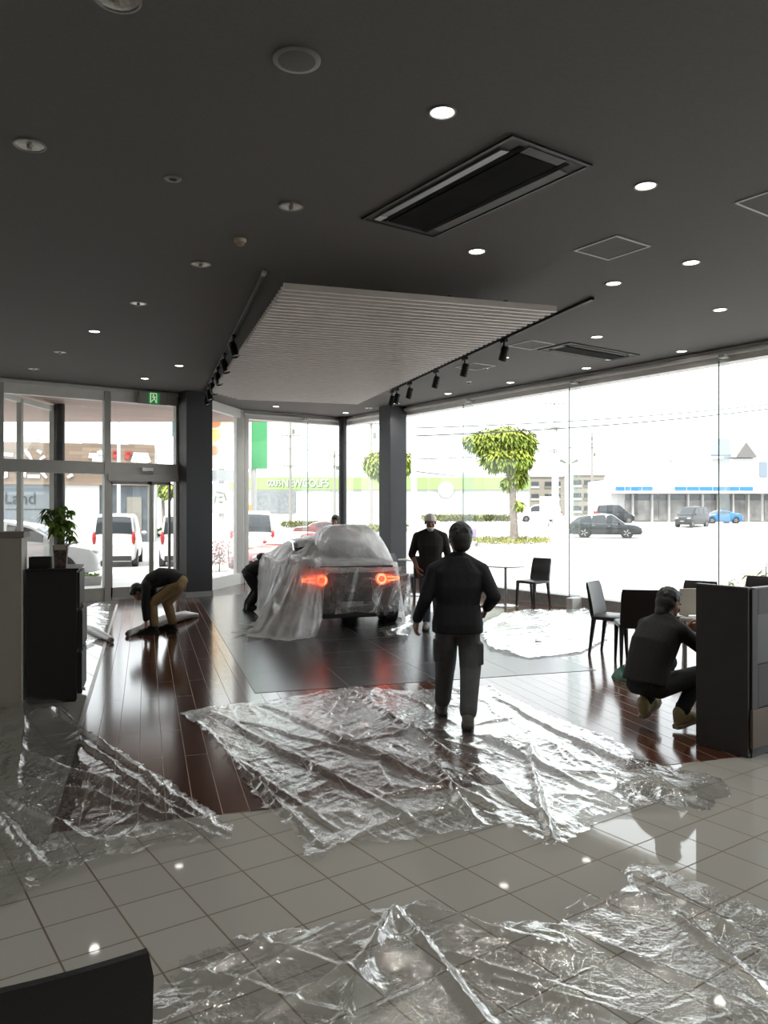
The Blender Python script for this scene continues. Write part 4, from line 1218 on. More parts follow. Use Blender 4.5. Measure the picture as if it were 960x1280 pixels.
    if p.get('hair'):
        h = MB()
        Rm = R
        h.ball(P(0, -0.020, 0.048), tuple(v_ * s for v_ in (0.088, 0.098, 0.085)), Rm)
        h.ball(P(0, -0.045, 0.0), tuple(v_ * s for v_ in (0.086, 0.075, 0.085)), Rm)
        h.ball(P(0, -0.055, -0.045), tuple(v_ * s for v_ in (0.072, 0.052, 0.062)), Rm)
        h.ball(P(0, 0.030, 0.092), tuple(v_ * s for v_ in (0.068, 0.050, 0.030)), Rm)
        for _ in range(110):
            th = rn.uniform(0, 2 * math.pi); ph = rn.uniform(-1.0, 1.4)
            x, y, z = math.cos(ph) * math.cos(th), math.cos(ph) * math.sin(th), math.sin(ph)
            if y > 0.05 and z < 0.8: continue
            h.ball(P(x * 0.078, -0.026 + y * 0.084, 0.036 + z * (0.082 if z > 0 else 0.10)), tuple(v_ * s for v_ in (0.018, 0.018, 0.018)), Rm, 8, 5)
        if p['hair'] == 'long':
            h.ball(P(0, -0.075, -0.085), tuple(v_ * s for v_ in (0.055, 0.035, 0.055)), Rm)
        blob('hair', h, 0.007, 5, M_hair, t)
    if p.get('cap'):
        h = MB()
        rows = []
        for k, (z, r_) in enumerate(((0.028, 1.02), (0.05, 1.03), (0.085, 0.93), (0.115, 0.68), (0.131, 0.3), (0.134, 0.02))):
            rows.append([P(0.083 * r_ * math.cos(a), -0.008 + 0.102 * r_ * math.sin(a), z) for a in [2 * math.pi * i / 24 for i in range(24)]])
        h.ring_loft(rows).build('cap', p['cap'], t, world=False, smooth=50)
        br_ = MB(); top = [P(0.086 * math.cos(a), -0.008 + 0.106 * math.sin(a), 0.030) for a in [2 * math.pi * i / 24 for i in range(24)]]
        bot = [P(0.087 * math.cos(a), -0.008 + 0.107 * math.sin(a), 0.048) for a in [2 * math.pi * i / 24 for i in range(24)]]
        br_.ring_loft([top, bot]).build('cap_band', p['cap'], t, world=False, smooth=50)
    if p.get('mask'):
        h = MB(); rows = []
        for z, f, wv in ((-0.062, 0.100, 0.050), (-0.080, 0.106, 0.050), (-0.100, 0.100, 0.046), (-0.120, 0.078, 0.040)):
            rows.append([P(wv * math.sin(a), f - 0.055 * (1 - math.cos(a)), z - 0.012 * (1 - math.cos(a)) * (-1 if z < -0.09 else 0)) for a in [-1.4 + 2.8 * i / 14 for i in range(15)]])
        h.grid(rows).build('face_mask', M_white, t, world=False, smooth=60, solid=0.004)
        lp = MB()
        for q in (-1, 1):
            lp.tube([P(q * 0.050, 0.055, -0.085), P(q * 0.072, 0.02, -0.04), P(q * 0.080, -0.012, 0.018)], 0.002 * s, 6)
        lp.build('mask_strap', M_white, t, world=False)
    if p.get('eyes', True):
        for q in (-1, 1):
            e_ = MB().ball(P(q * 0.031, 0.072, 0.0), tuple(v_ * s for v_ in (0.014, 0.012, 0.007)), R).build('eye', M_eye, t, world=False, smooth=60)
            MB().ball(P(q * 0.031, 0.081, 0.0), 0.0058 * s).build('iris', M_iris, e_, world=False, smooth=60)
    return t
def fab(n, c, r=0.85): return mat(n, c, r, noise=0.12, nscale=12, bump=0.35, bscale=45)
M_navy = fab('navy_black_jacket', (0.006, 0.0068, 0.010))
M_blk2 = fab('black_shirt', (0.0065, 0.006, 0.0065))
M_plum = fab('dark_plum_shirt', (0.020, 0.014, 0.015))
M_gpant = fab('grey_work_trousers', (0.095, 0.10, 0.105))
M_gpant2 = fab('blue_grey_trousers', (0.11, 0.12, 0.14))
M_kpant = fab('khaki_trousers', (0.24, 0.16, 0.075))
M_bpant = fab('black_trousers', (0.006, 0.006, 0.007))
M_shoe_b = mat('black_shoe', (0.012, 0.012, 0.012), 0.5, bump=0.2, bscale=60)
M_shoe_g = mat('grey_work_shoe', (0.19, 0.18, 0.165), 0.7, noise=0.3, nscale=25, bump=0.3, bscale=60)
M_shoe_c = mat('cream_shoe', (0.42, 0.37, 0.20), 0.7, noise=0.12, bump=0.3, bscale=50)
M_capw = fab('white_towel_cap', (0.85, 0.81, 0.79))
M_beltm = mat('belt_leather', (0.02, 0.016, 0.013), 0.5, noise=0.2)

# the man walking away
person('person in dark navy jacket and grey trousers walking away over the middle plastic sheet', at(572, 6.3), rz_of(0.0, 1.0), dict(
    s=1.0, spine=[(0.0, 0.00, 0.82), (0.0, 0.0, 0.96), (0.005, 0.015, 1.10), (0.005, 0.02, 1.22), (0.01, 0.025, 1.345)], hem=(0.0, 0.0, 0.745), hemw=0.034, hemd=0.04,
    widths=(0.150, 0.155, 0.175, 0.185, 0.075), depths=(0.105, 0.105, 0.12, 0.095, 0.06),
    hs=1.08, head=(0.022, 0.06, 1.485), hfw=(-0.15, 1, -0.2), hup=(0, 0.2, 1),
    shL=(-0.185, 0.02, 1.235), shR=(0.195, 0.02, 1.235), elL=(-0.262, -0.03, 1.00), elR=(0.285, -0.07, 1.035), wrL=(-0.325, 0.06, 0.835), wrR=(0.245, 0.07, 0.93),
    handL=((-0.12, 0.25, -1), (0.9, 0.3, 0.1), (0, 1, 0.2), 0.35), handR=((-0.25, 0.6, -0.75), (-0.9, 0, 0.2), (0, 0.6, 0.6), 0.6),
    hpL=(-0.082, 0, 0.78), hpR=(0.086, -0.005, 0.78), knL=(-0.085, 0.15, 0.465), knR=(0.10, -0.03, 0.455), anL=(-0.105, 0.24, 0.105), anR=(0.062, -0.20, 0.105),
    ftL=(-0.05, 1, 0), ftR=(0.08, 1, 0), top=M_navy, pants=M_gpant, shoes=M_shoe_g, hair='short', cargo=True, baggy=1.14, eyes=True))
# the man with the white cap
person('person in white cap and chin mask with dark shirt beside the covered car', at(538, 11.2), rz_of(-0.05, -1.0), dict(
    s=1.0, spine=[(0, 0, 0.93), (0, 0.01, 1.07), (0, 0.015, 1.21), (0, 0, 1.33), (0, 0, 1.43)], hem=(0, 0, 0.80), hemw=0.015, hemd=0.01,
    head=(0, 0.035, 1.545), hfw=(0, 1, -0.06), hup=(0, 0.06, 1), shL=(-0.185, 0, 1.345), shR=(0.185, 0, 1.345), elL=(-0.25, 0.0, 1.09), elR=(0.265, -0.03, 1.09),
    wrL=(-0.20, 0.16, 0.92), wrR=(0.19, 0.16, 0.915), handL=((0.2, 0.4, -0.9), (0.9, -0.2, 0), (0, 1, 0), 0.45), handR=((-0.25, 0.4, -0.9), (-0.9, -0.2, 0), (0, 1, 0), 0.45),
    hpL=(-0.09, 0, 0.88), hpR=(0.09, 0, 0.88), knL=(-0.10, 0.08, 0.48), knR=(0.07, 0.02, 0.48), anL=(-0.11, 0.06, 0.105), anR=(0.055, -0.10, 0.105), ftL=(-0.15, 1, 0), ftR=(0.1, 1, 0),
    top=M_plum, pants=M_gpant2, shoes=mat('light_grey_shoe', (0.30, 0.29, 0.28), 0.7, noise=0.15), sleeve=0.25, cap=M_capw, mask=True, baggy=1.05, skin=mat('tanned_skin', (0.26, 0.125, 0.085), 0.55, noise=0.06)))
# the bent worker
person('person in khaki trousers and black top bent double over a plastic roll', at(205, 11.0), rz_of(-1.0, -0.06), dict(
    s=1.0, spine=[(0, -0.20, 0.715), (0, -0.09, 0.785), (0, 0.04, 0.785), (0, 0.17, 0.73), (0, 0.25, 0.66)], depths=(0.115, 0.10, 0.115, 0.095, 0.06),
    head=(0, 0.345, 0.575), hfw=(0, 0.35, -0.95), hup=(0, 0.95, 0.35), shL=(-0.17, 0.20, 0.69), shR=(0.17, 0.20, 0.69), elL=(-0.19, 0.215, 0.42), elR=(0.17, 0.20, 0.42),
    wrL=(-0.16, 0.21, 0.21), wrR=(0.13, 0.19, 0.21), handL=((0.1, 0.1, -1), (0.5, -0.8, 0), (1, 0, 0), 0.3), handR=((-0.1, 0.1, -1), (-0.5, -0.8, 0), (-1, 0, 0), 0.3),
    hpL=(-0.09, -0.20, 0.68), hpR=(0.09, -0.20, 0.66), knL=(-0.12, 0.14, 0.44), knR=(0.11, -0.02, 0.42), anL=(-0.13, 0.10, 0.105), anR=(0.13, -0.10, 0.105), ftL=(-0.1, 1, 0), ftR=(0.1, 1, 0),
    top=M_blk2, pants=M_kpant, shoes=M_shoe_b, hair='short', belt=M_beltm, baggy=1.02, rucks=False))
# the squatting person
person('person in black with cream shoes squatting beside the tall dark counter', at(823, 6.2), rz_of(0.84, 0.54), dict(
    s=1.0, spine=[(0, -0.15, 0.375), (0, -0.12, 0.51), (0, -0.05, 0.66), (0, 0.035, 0.775), (0, 0.085, 0.865)], depths=(0.125, 0.11, 0.12, 0.10, 0.06), widths=(0.165, 0.150, 0.165, 0.165, 0.075),
    head=(0.0, 0.135, 0.975), hfw=(0.12, 1, -0.35), hup=(0, 0.35, 1), shL=(-0.165, 0.05, 0.785), shR=(0.165, 0.05, 0.785), elL=(-0.20, 0.27, 0.66), elR=(0.19, 0.27, 0.64),
    wrL=(-0.08, 0.45, 0.74), wrR=(0.07, 0.45, 0.72), handL=((0.3, 1, 0.1), (0.9, -0.2, 0), (0, 0.2, 1), 0.7), handR=((-0.3, 1, 0.1), (-0.9, -0.2, 0), (0, 0.2, 1), 0.7),
    hpL=(-0.10, -0.12, 0.36), hpR=(0.10, -0.12, 0.36), knL=(-0.13, 0.29, 0.47), knR=(0.17, 0.29, 0.42), anL=(-0.135, -0.01, 0.165), anR=(0.15, 0.06, 0.13), ftL=(-0.08, 1, 0), ftR=(0.12, 1, 0), pitchL=-0.42, pitchR=-0.18,
    top=M_blk2, pants=M_bpant, shoes=M_shoe_c, sole=mat('pale_sole', (0.40, 0.37, 0.28), 0.7, noise=0.1), hair='long', baggy=0.95, rucks=False))
# head showing beyond the covered car
person('dark-haired person behind the covered car, only the head in view', at(419, 16.4), rz_of(0.05, -1.0), dict(
    s=0.97, spine=[(0, 0, 0.90), (0, 0, 1.04), (0, 0.01, 1.17), (0, 0, 1.28), (0, 0.01, 1.37)], hem=(0, 0, 0.80), head=(0, 0.05, 1.495), hfw=(0.25, 1, -0.35), hup=(0, 0.35, 1),
    shL=(-0.18, 0, 1.29), shR=(0.18, 0, 1.29), elL=(-0.23, 0.10, 1.06), elR=(0.23, 0.10, 1.06), wrL=(-0.17, 0.30, 1.02), wrR=(0.17, 0.30, 1.02), handL=((0.1, 1, 0), (0, 0, -1), (1, 0, 0), 0.6), handR=((-0.1, 1, 0), (0, 0, -1), (-1, 0, 0), 0.6),
    hpL=(-0.09, 0, 0.85), hpR=(0.09, 0, 0.85), knL=(-0.1, 0.03, 0.47), knR=(0.1, 0.03, 0.47), anL=(-0.11, 0, 0.102), anR=(0.11, 0, 0.102), ftL=(-0.1, 1, 0), ftR=(0.1, 1, 0),
    top=M_navy, pants=M_bpant, shoes=M_shoe_b, hair='short', rucks=False))
# legs at the near left corner of the plastic
person('person all in black stooping beside the covered car, near the white window post', at(309, 13.35), rz_of(0.97, 0.24), dict(
    s=1.0, spine=[(0, 0.03, 0.66), (0, 0.13, 0.73), (0, 0.26, 0.77), (0, 0.39, 0.77), (0, 0.48, 0.755)], head=(0, 0.60, 0.74), hfw=(0, 0.6, -0.8), hup=(0, 0.8, 0.6),
    shL=(-0.17, 0.41, 0.76), shR=(0.17, 0.41, 0.76), elL=(-0.19, 0.48, 0.53), elR=(0.19, 0.48, 0.53), wrL=(-0.13, 0.66, 0.50), wrR=(0.13, 0.66, 0.50), handL=((0, 1, 0), (0, 0, -1), (1, 0, 0), 0.6), handR=((0, 1, 0), (0, 0, -1), (-1, 0, 0), 0.6),
    hpL=(-0.09, 0.02, 0.62), hpR=(0.09, 0.02, 0.62), knL=(-0.1, 0.17, 0.36), knR=(0.1, 0.20, 0.36), anL=(-0.11, 0.0, 0.105), anR=(0.11, 0.02, 0.105), ftL=(-0.1, 1, 0), ftR=(0.1, 1, 0),
    top=M_blk2, pants=M_bpant, shoes=M_shoe_b, hair='short', rucks=False, baggy=1.1))
# ------------------------------------------------------------------ cars
def interp(pts, y):
    if y <= pts[0][0]: return pts[0][1]
    for (a, za), (b, zb) in zip(pts[:-1], pts[1:]):
        if y <= b:
            f = (y - a) / (b - a); f = f * f * (3 - 2 * f) * 0.35 + f * 0.65
            return za + (zb - za) * f
    return pts[-1][1]
M_red = mat('red_lamp', (0.30, 0.012, 0.012), 0.2, noise=0.05)
M_lampc = mat('clear_lamp', (0.5, 0.5, 0.5), 0.1, noise=0.05)
M_plate = mat('white_plate', (0.45, 0.45, 0.45), 0.4, noise=0.03)
M_plate_y = mat('yellow_plate', (0.45, 0.38, 0.06), 0.4, noise=0.03)
M_under = mat('dark_bumper_plastic', (0.018, 0.018, 0.019), 0.55, noise=0.1)
M_rim = mat('alloy_rim', (0.35, 0.35, 0.35), 0.3, 0.7, noise=0.05)
def make_car(label, loc, rz, p, cat='car', name='car', group=None):
    t = thing(name, label, cat, loc, rz, group)
    L, W, H = p['L'], p['W'], p['H']; hw = W / 2; zb = p.get('zb', 0.20); belt = p['belt']; roof = p['roof']; tum = p.get('tum', 0.74)
    paint = p['paint']
    def half(y):
        u = abs(y) / (L / 2); return hw * (1 - p.get('taper', 0.10) * u ** 3.2)
    b = MB(); R = []
    ys = [-L / 2, -L / 2 + 0.03, -L / 2 + 0.10, -L / 2 + 0.22] + [(-L / 2 + 0.22) + (L - 0.44) * i / 14 for i in range(1, 14)] + [L / 2 - 0.22, L / 2 - 0.10, L / 2 - 0.03, L / 2]
    for i, y in enumerate(ys):
        e = min(i, len(ys) - 1 - i); k = (0.86, 0.94, 0.985, 1, 1)[min(e, 4)]; lo = (0.14, 0.06, 0.02, 0, 0)[min(e, 4)]; hi = (0.16, 0.07, 0.02, 0, 0)[min(e, 4)]
        w_ = half(y) * k; z0 = zb + lo; zt = interp(belt, y) - hi * p.get('nose', 1.0)
        hp_ = [(0, z0), (w_ * .84, z0), (w_ * .96, z0 + .09), (w_, z0 + .45 * (zt - z0)), (w_ * .985, zt - .12), (w_ * .945, zt - .03), (w_ * .80, zt + .005), (w_ * .4, zt + .02), (0, zt + .025)]
        R.append([Vector((x, y, z)) for x, z in hp_] + [Vector((-x, y, z)) for x, z in hp_[-2:0:-1]])
    b.ring_loft(R)
    y0, y1 = roof[0][0], roof[-1][0]
    def gh(y):
        zt = interp(belt, y); zr = max(interp(roof, y), zt + 0.01)
        f = min(1, (zr - zt) / (H - zt + 1e-6))
        wb = half(y) * 0.93; wr = wb * (1 - (1 - tum) * f)
        return zt, zr, wb, wr
    R = []; n = 16
    for i in range(n + 1):
        y = y0 + (y1 - y0) * i / n
        zt, zr, wb, wr = gh(y)
        hp_ = [(0, zt - .05), (wb, zt - .03), (wb * .6 + wr * .4, zt + .42 * (zr - zt)), (wr, zr - min(.07, .35 * (zr - zt))), (wr * .93, zr - .012), (wr * .5, zr + .012), (0, zr + .018)]
        R.append([Vector((x, y, z)) for x, z in hp_] + [Vector((-x, y, z)) for x, z in hp_[-2:0:-1]])
    b.ring_loft(R)
    b.build('body', paint, t, world=False, smooth=38)
    if p.get('soft_top'):
        pass
    def side_pt(y, f, s):
        zt, zr, wb, wr = gh(y); zq = zr - min(.07, .35 * (zr - zt))
        if f < 0.42 / 0.9:
            g_ = f / (0.42 / 0.9); x = wb + (wr * .4 + wb * .6 - wb) * g_; z = zt - .03 + (zt + .42 * (zr - zt) - zt + .03) * g_
        else:
            g_ = (f - 0.42 / 0.9) / (1 - 0.42 / 0.9); x = wb * .6 + wr * .4 + (wr - wb * .6 - wr * .4) * g_; z = zt + .42 * (zr - zt) + (zq - zt - .42 * (zr - zt)) * g_
        return Vector((s * (x + 0.008), y, z))
    for s in (-1, 1):
        for a_, c_ in p['sidewin']:
            rows = [[side_pt(a_ + (c_ - a_) * i / 6, f, s) for i in range(7)] for f in (0.18, 0.38, 0.6, 0.80, 0.97)]
            MB().grid(rows).build('side_window', M_cglass, t, world=False, smooth=50)
    def cross_win(a_, c_, nm, m_):
        rows = []
        for i in range(7):
            y = a_ + (c_ - a_) * i / 6
            zt, zr, wb, wr = gh(y)
            rows.append([Vector((u * wr * .90, y, zr + .024 - .03 * abs(u) ** 3)) for u in (-1, -.66, -.33, 0, .33, .66, 1)])
        dy = 0.012 if (a_ + c_) > (y0 + y1) else -0.012
        MB().grid(rows).xf(Matrix.Translation((0, dy, 0.004))).build(nm, m_, t, world=False, smooth=60)
    cross_win(*p['front'], 'windscreen', p.get('ws', M_cglass)); cross_win(*p['rear'], 'rear_window', M_cglass)
    r = p.get('wr', 0.31); sp_n = 5
    w0 = MB().lathe([(r * .66, -.085), (r * .9, -.10), (r, -.075), (r, .075), (r * .9, .10), (r * .66, .085)], n=28, axis=(1, 0, 0))
    rim = MB().lathe([(r * .66, .07), (r * .62, .055), (r * .18, .075), (r * .12, .09), (.001, .09)], n=28, axis=(1, 0, 0))
    for k in range(sp_n):
        an = 2 * math.pi * k / sp_n
        rim.box(Vector((0.082, math.cos(an) * r * .40, math.sin(an) * r * .40)), (0.022, r * .48, r * .15), rotm(an, 0, 0))
    for s in (-1, 1):
        for wy in p['wheels']:
            arch = MB().cyl((s * (half(wy) - 0.16), wy, r), (s * (half(wy) + 0.006), wy, r), r + 0.05, n=28)
            arch.build('wheel_arch', M_under, t, world=False)
            Mx = Matrix.Translation((s * (half(wy) - 0.085), wy, r)) @ Matrix.Rotation(0 if s > 0 else math.pi, 4, 'Z')
            q = MB(); q.v = [Mx @ v_ for v_ in w0.v]; q.f = list(w0.f)
            wo = q.build('wheel', M_rubber, t, world=False, smooth=40)
            q = MB(); q.v = [Mx @ v_ for v_ in rim.v]; q.f = list(rim.f)
            q.build('rim', M_rim, wo, world=False, smooth=40)
    zl = p.get('lampz', (0.70, 0.85)); fz = p.get('headz', 0.66)
    for s in (-1, 1):
        if p.get('tail', True):
            tw, th = p.get('tailsize', (0.16, 0.30))
            MB().ball((s * (half(-L / 2 + .08) * .90 - tw * .15), -L / 2 + p.get('tailin', .10), sum(zl) / 2), (tw / 2, .10, th / 2)).build('tail_lamp', M_red, t, world=False, smooth=60)
        MB().ball((s * half(L / 2 - .1) * .74, L / 2 - .13, fz), (.17, .13, .075)).build('headlamp', M_lampc, t, world=False, smooth=60)
        if p.get('mirror', True):
            my = p.get('my', roof[-1][0] - 0.35); mz = interp(belt, my) + .07
            MB().ball((s * (hw + .07), my, mz), (.095, .055, .065)).build('mirror', p.get('mirrorpaint', paint), t, world=False, smooth=60)
        for hy in p.get('handles', (0.1,)):
            MB().box((s * (half(hy) * .985 + .008), hy, interp(belt, hy) - .16), (.02, .16, .025)).build('door_handle', M_rim, t, world=False, bevel=.004)
    MB().box((0, L / 2 - .03, .42), (hw * 1.1, .10, .16)).build('grille', M_under, t, world=False, bevel=.02)
    MB().box((0, L / 2 + .012, .45), (.33, .012, .165)).build('number_plate', p.get('plate', M_plate), t, world=False)
    MB().box((0, -L / 2 - .008, p.get('plz', .55)), (.33, .012, .165)).build('number_plate', p.get('plate', M_plate), t, world=False)
    MB().box((0, -L / 2 + .05, zb + .10), (hw * 1.5, .12, .16)).build('rear_skirt', M_under, t, world=False, bevel=.02)
    return t
P_SUV = dict(L=4.74, W=1.85, H=1.66, zb=0.24, belt=[(-2.37, .98), (-1.9, 1.05), (0.6, .98), (1.1, .98), (2.0, .88), (2.37, .70)], roof=[(-2.25, 1.05), (-1.75, 1.40), (-1.0, 1.61), (-.2, 1.66), (.35, 1.60), (1.25, 1.02)],
             sidewin=[(-1.75, -.92), (-.85, .02), (.10, .85)], front=(1.15, .40), rear=(-2.18, -1.6), wheels=(-1.36, 1.40), wr=.37, lampz=(.85, 1.0), tailsize=(.34, .10), headz=.74, handles=(-.75, .25), paint=None)
P_VAN = dict(L=3.395, W=1.475, H=1.755, zb=0.20, belt=[(-1.70, 1.02), (-1.5, 1.02), (1.0, 1.0), (1.25, .96), (1.6, .80), (1.70, .68)], roof=[(-1.68, 1.06), (-1.62, 1.52), (-1.5, 1.72), (-.4, 1.755), (.35, 1.72), (1.25, .99)], tum=.86, taper=.05, nose=.6,
             sidewin=[(-1.50, -.82), (-.74, .02), (.10, .72)], front=(1.18, .42), rear=(-1.675, -1.55), wheels=(-1.22, 1.24), wr=.275, lampz=(.80, 1.12), tailsize=(.13, .44), tailin=.03, headz=.74, handles=(-.62, .22), plz=.68, paint=None)
P_ROAD = dict(L=3.915, W=1.735, H=1.235, zb=0.16, belt=[(-1.96, .78), (-1.80, .90), (-1.2, .93), (-.6, .88), (.6, .86), (1.2, .80), (1.75, .68), (1.96, .52)], roof=[(-1.15, .93), (-.75, 1.13), (-.35, 1.225), (.0, 1.235), (.22, 1.20), (.72, .86)],
              sidewin=[(-.62, -.30), (-.26, .42)], front=(.68, .20), rear=(-1.0, -.72), wheels=(-1.16, 1.15), wr=.305, lampz=(.64, .74), tailsize=(.26, .12), headz=.58, my=.50, handles=(-.35,), plz=.42, paint=None, taper=.13)
P_MINI = dict(L=4.7, W=1.73, H=1.85, zb=0.20, belt=[(-2.35, 1.02), (-2.1, 1.02), (1.2, .98), (1.6, .95), (2.2, .84), (2.35, .70)], roof=[(-2.32, 1.06), (-2.2, 1.60), (-2.0, 1.80), (-.4, 1.85), (.6, 1.80), (1.70, .98)], tum=.84, taper=.06,
              sidewin=[(-2.05, -1.15), (-1.05, -.10), (.0, .95)], front=(1.6, .72), rear=(-2.31, -2.1), wheels=(-1.45, 1.45), wr=.31, lampz=(.85, 1.15), tailsize=(.14, .36), headz=.76, handles=(-.9, .3), paint=None)
def heading(fx, fy): return rz_of(fx, fy)
M_cgrey = mat('machine_grey_paint', (0.055, 0.055, 0.060), 0.25, coat=0.6, noise=0.02)
M_cblk = mat('black_car_paint', (0.008, 0.009, 0.010), 0.3, coat=0.15, noise=0.02)
M_cred = mat('red_car_paint', (0.30, 0.012, 0.012), 0.2, coat=0.6, noise=0.02)
M_cblue = mat('blue_car_paint', (0.004, 0.11, 0.30), 0.2, coat=0.5, noise=0.02)
M_cgreen = mat('dark_car_paint', (0.012, 0.016, 0.018), 0.25, coat=0.25, noise=0.02)
# the covered car -----------------------------------------------------------
rc = Wd(-0.457, 11.2)
cc = rc + CD * 1.96
car = make_car('dark grey sports car under milky plastic with red tail lamps lit', (cc.x, cc.y, 0.006), RZC, dict(P_ROAD, paint=M_cgrey, tail=False))
M_tlred = mat('lit_tail_lamp', (0.4, 0.02, 0.015), 0.3, emit=(1.0, 0.045, 0.02), es=2.6, noise=0.02)
M_tlhot = mat('lit_tail_lamp_ring', (0.5, 0.05, 0.03), 0.3, emit=(1.0, 0.16, 0.05), es=5.5, noise=0.02)
for s in (-1, 1):
    base = MB().cyl((s * .44, -1.925, .725), (s * .44, -1.965, .725), .085, n=24)
    base.ring_loft([[Vector((s * (.50 + .07 * k), -1.955 + .025 * k * k * .5, .725 + dz * (.068 - .012 * k))) for dz in (1, -1)] + [Vector((s * (.50 + .07 * k), -1.90 + .04 * k, .725 + dz * (.068 - .012 * k))) for dz in (-1, 1)] for k in range(5)])
    lamp = base.build('tail_lamp', M_tlred, car, world=False, smooth=30)
    lamp['label'] = 'glowing red tail lamp'
    MB().torus((s * .44, -1.968, .725), (0, 1, 0), .06, .014).build('lamp_ring', M_tlhot, lamp, world=False, smooth=60)
    br_ = MB().tube([(s * .53, -1.962, .755), (s * .62, -1.952, .748), (s * .72, -1.92, .738)], .010, 6).tube([(s * .53, -1.962, .70), (s * .62, -1.952, .705), (s * .72, -1.92, .715)], .010, 6)
    br_.build('lamp_bar', M_tlhot, lamp, world=False, smooth=60)
MB().box((0, -1.90, .905), (1.24, .10, .03)).build('boot_lip', M_cgrey, car, world=False, bevel=.01)
MB().box((0, -1.955, .52), (.62, .05, .22)).build('plate_recess', M_under, car, world=False, bevel=.02)
for x in (.38, .50):
    MB().lathe([(.036, 0), (.042, .01), (.042, .16), (.03, .16), (.03, .02)], (x, -1.98, .235), 18, (0, 1, 0)).build('exhaust_pipe', M_chrome, car, world=False, smooth=40)
# milky plastic draped over it ------------------------------------------------
CM = Matrix.Translation((cc.x, cc.y, 0)) @ Matrix.Rotation(RZC, 4, 'Z')
HC = [(-2.0, .84), (-1.86, .93), (-1.3, .96), (-.85, 1.12), (-.35, 1.245), (.05, 1.255), (.3, 1.2), (.75, .95), (1.3, .86), (1.8, .72), (2.0, .60)]
def lerp_tab(tab, v):
    if v <= tab[0][0]: return tab[0][1]
    for (a, x), (b, y) in zip(tab[:-1], tab[1:]):
        if v <= b:
            f = (v - a) / (b - a); f = f * f * (3 - 2 * f); return x + (y - x) * f
    return tab[-1][1]
def hull(x, y):
    z = interp(HC, y)
    low = min(z, 0.93)
    z = low + (z - low) * max(0, 1 - (abs(x) / 0.86) ** 3)
    z -= 0.05 * (abs(x) / 0.9) ** 4
    dm = 1.45 * math.exp(-(((x - .28) / .80) ** 4) - (((y + .50) / .95) ** 4))
    z = max(z, 0.93 * 0.0 + dm) + 0.02 if dm > z else z + 0.02
    return z
flare_t = [(0, .06), (60, .10), (120, .14), (150, .12), (172, .08), (185, .10), (196, .24), (207, .46), (225, .66), (240, .66), (254, .52), (257.5, .10), (262, .02), (300, .02), (320, .10), (340, .12), (360, .06)]
hem_t = [(0, .02), (40, .10), (90, .45), (130, .12), (160, .25), (172, .10), (185, .012), (254, .012), (257.0, .20), (259, .80), (262, .835), (300, .835), (306, .60), (316, .03), (360, .02)]
NT, NP, NS = 420, 30, 42
rows = [[] for _ in range(NP + NS)]
ax_, ay_ = 0.905, 1.985
def n1(v, sd):
    return float(vnoise(np.array([v]), np.array([sd * 7.3]), sd)[0])
for i in range(NT + 1):
    dg_ = 360.0 * (i % NT) / NT; th = math.radians(dg_)
    c_, s_ = math.cos(th), math.sin(th)
    ex_ = ax_ * math.copysign(abs(c_) ** .5, c_); ey_ = ay_ * math.copysign(abs(s_) ** .5, s_)
    nn = Vector((c_ * 1.0, s_ * 0.9, 0)).normalized()
    left = math.exp(-((dg_ - 214) / 45) ** 4)
    right = math.exp(-((min(dg_, 360 - dg_) - 30) / 40) ** 4)
    fl, hm = lerp_tab(flare_t, dg_), lerp_tab(hem_t, dg_)
    for k in range(NP):
        q = (k / (NP - 1)) ** 0.8
        x, y = ex_ * q, ey_ * q
        z = hull(x, y)
        w_ = q ** 2
        f1 = abs(2 * n1(dg_ / 9.0 + q * 1.5, 3) - 1); f2 = abs(2 * n1(dg_ / 4.2 - q * 2.2, 4) - 1)
        z += left * w_ * (0.10 * (1 - f1) ** 2 + 0.05 * (1 - f2)) - 0.012 * w_ * (1 - f2) * (1 - left)
        z += 0.012 * (1 - abs(2 * n1(x * 2.2 + y * 3 + 10, 6) - 1)) + 0.014 * (1 - abs(2 * n1(x * 4.5 + y * 1.5 + 80, 25) - 1)) ** 4 + 0.008 * w_ * (1 - abs(2 * n1(x * 9 + y * 5 + 30, 16) - 1)) + 0.006 * (1 - abs(2 * n1(x * 7 - y * 13 + 60, 17) - 1))
        rows[k].append(Vector((x, y, z)))
    ze = rows[NP - 1][-1].z
    for k in range(NS):
        q = (k + 1) / NS
        f1 = 1 - abs(2 * n1(dg_ / 8.0 + q * 1.0, 3) - 1); f2 = 1 - abs(2 * n1(dg_ / 3.6 + q * .7, 4) - 1); f3 = n1(dg_ / 15.0, 9)
        g_ = q ** 1.25 if dg_ > 190 else 1 - (1 - q) ** 2.2
        amp = (0.02 + 0.16 * q ** 1.2) * left + 0.018 * q + 0.035 * q * right
        out = fl * g_ * (0.75 + 0.5 * f3) + amp * (f1 ** 1.5 * 1.0 + 0.5 * f2 - 0.35)
        zz = ze + (hm - ze) * (q ** (1.0 if dg_ > 190 or dg_ < 150 else 1.6))
        if hm < 0.05:                                 # pools on the floor
            zz = max(hm + 0.05 * (f1 ** 2) * max(0, q - .85) / .15 * left, ze + (hm - ze) * min(1, q * 1.10))
            if q > .88: out += (q - .88) / .12 * 0.18 * left * (0.3 + f1)
        out += 0.020 * left * (1 - abs(2 * n1(dg_ / 1.7 + q * 5, 18) - 1)) + 0.012 * (1 - abs(2 * n1(dg_ / 2.6 - q * 8, 19) - 1))
        out = max(out, 0.004)
        zz += 0.02 * left * math.sin(q * 9 + dg_ / 3) * q * (1 - q) * 2
        p_ = Vector((ex_, ey_, max(zz, 0.013))) + nn * out
        rows[NP + k].append(p_)
dr = MB().grid(rows).xf(CM)
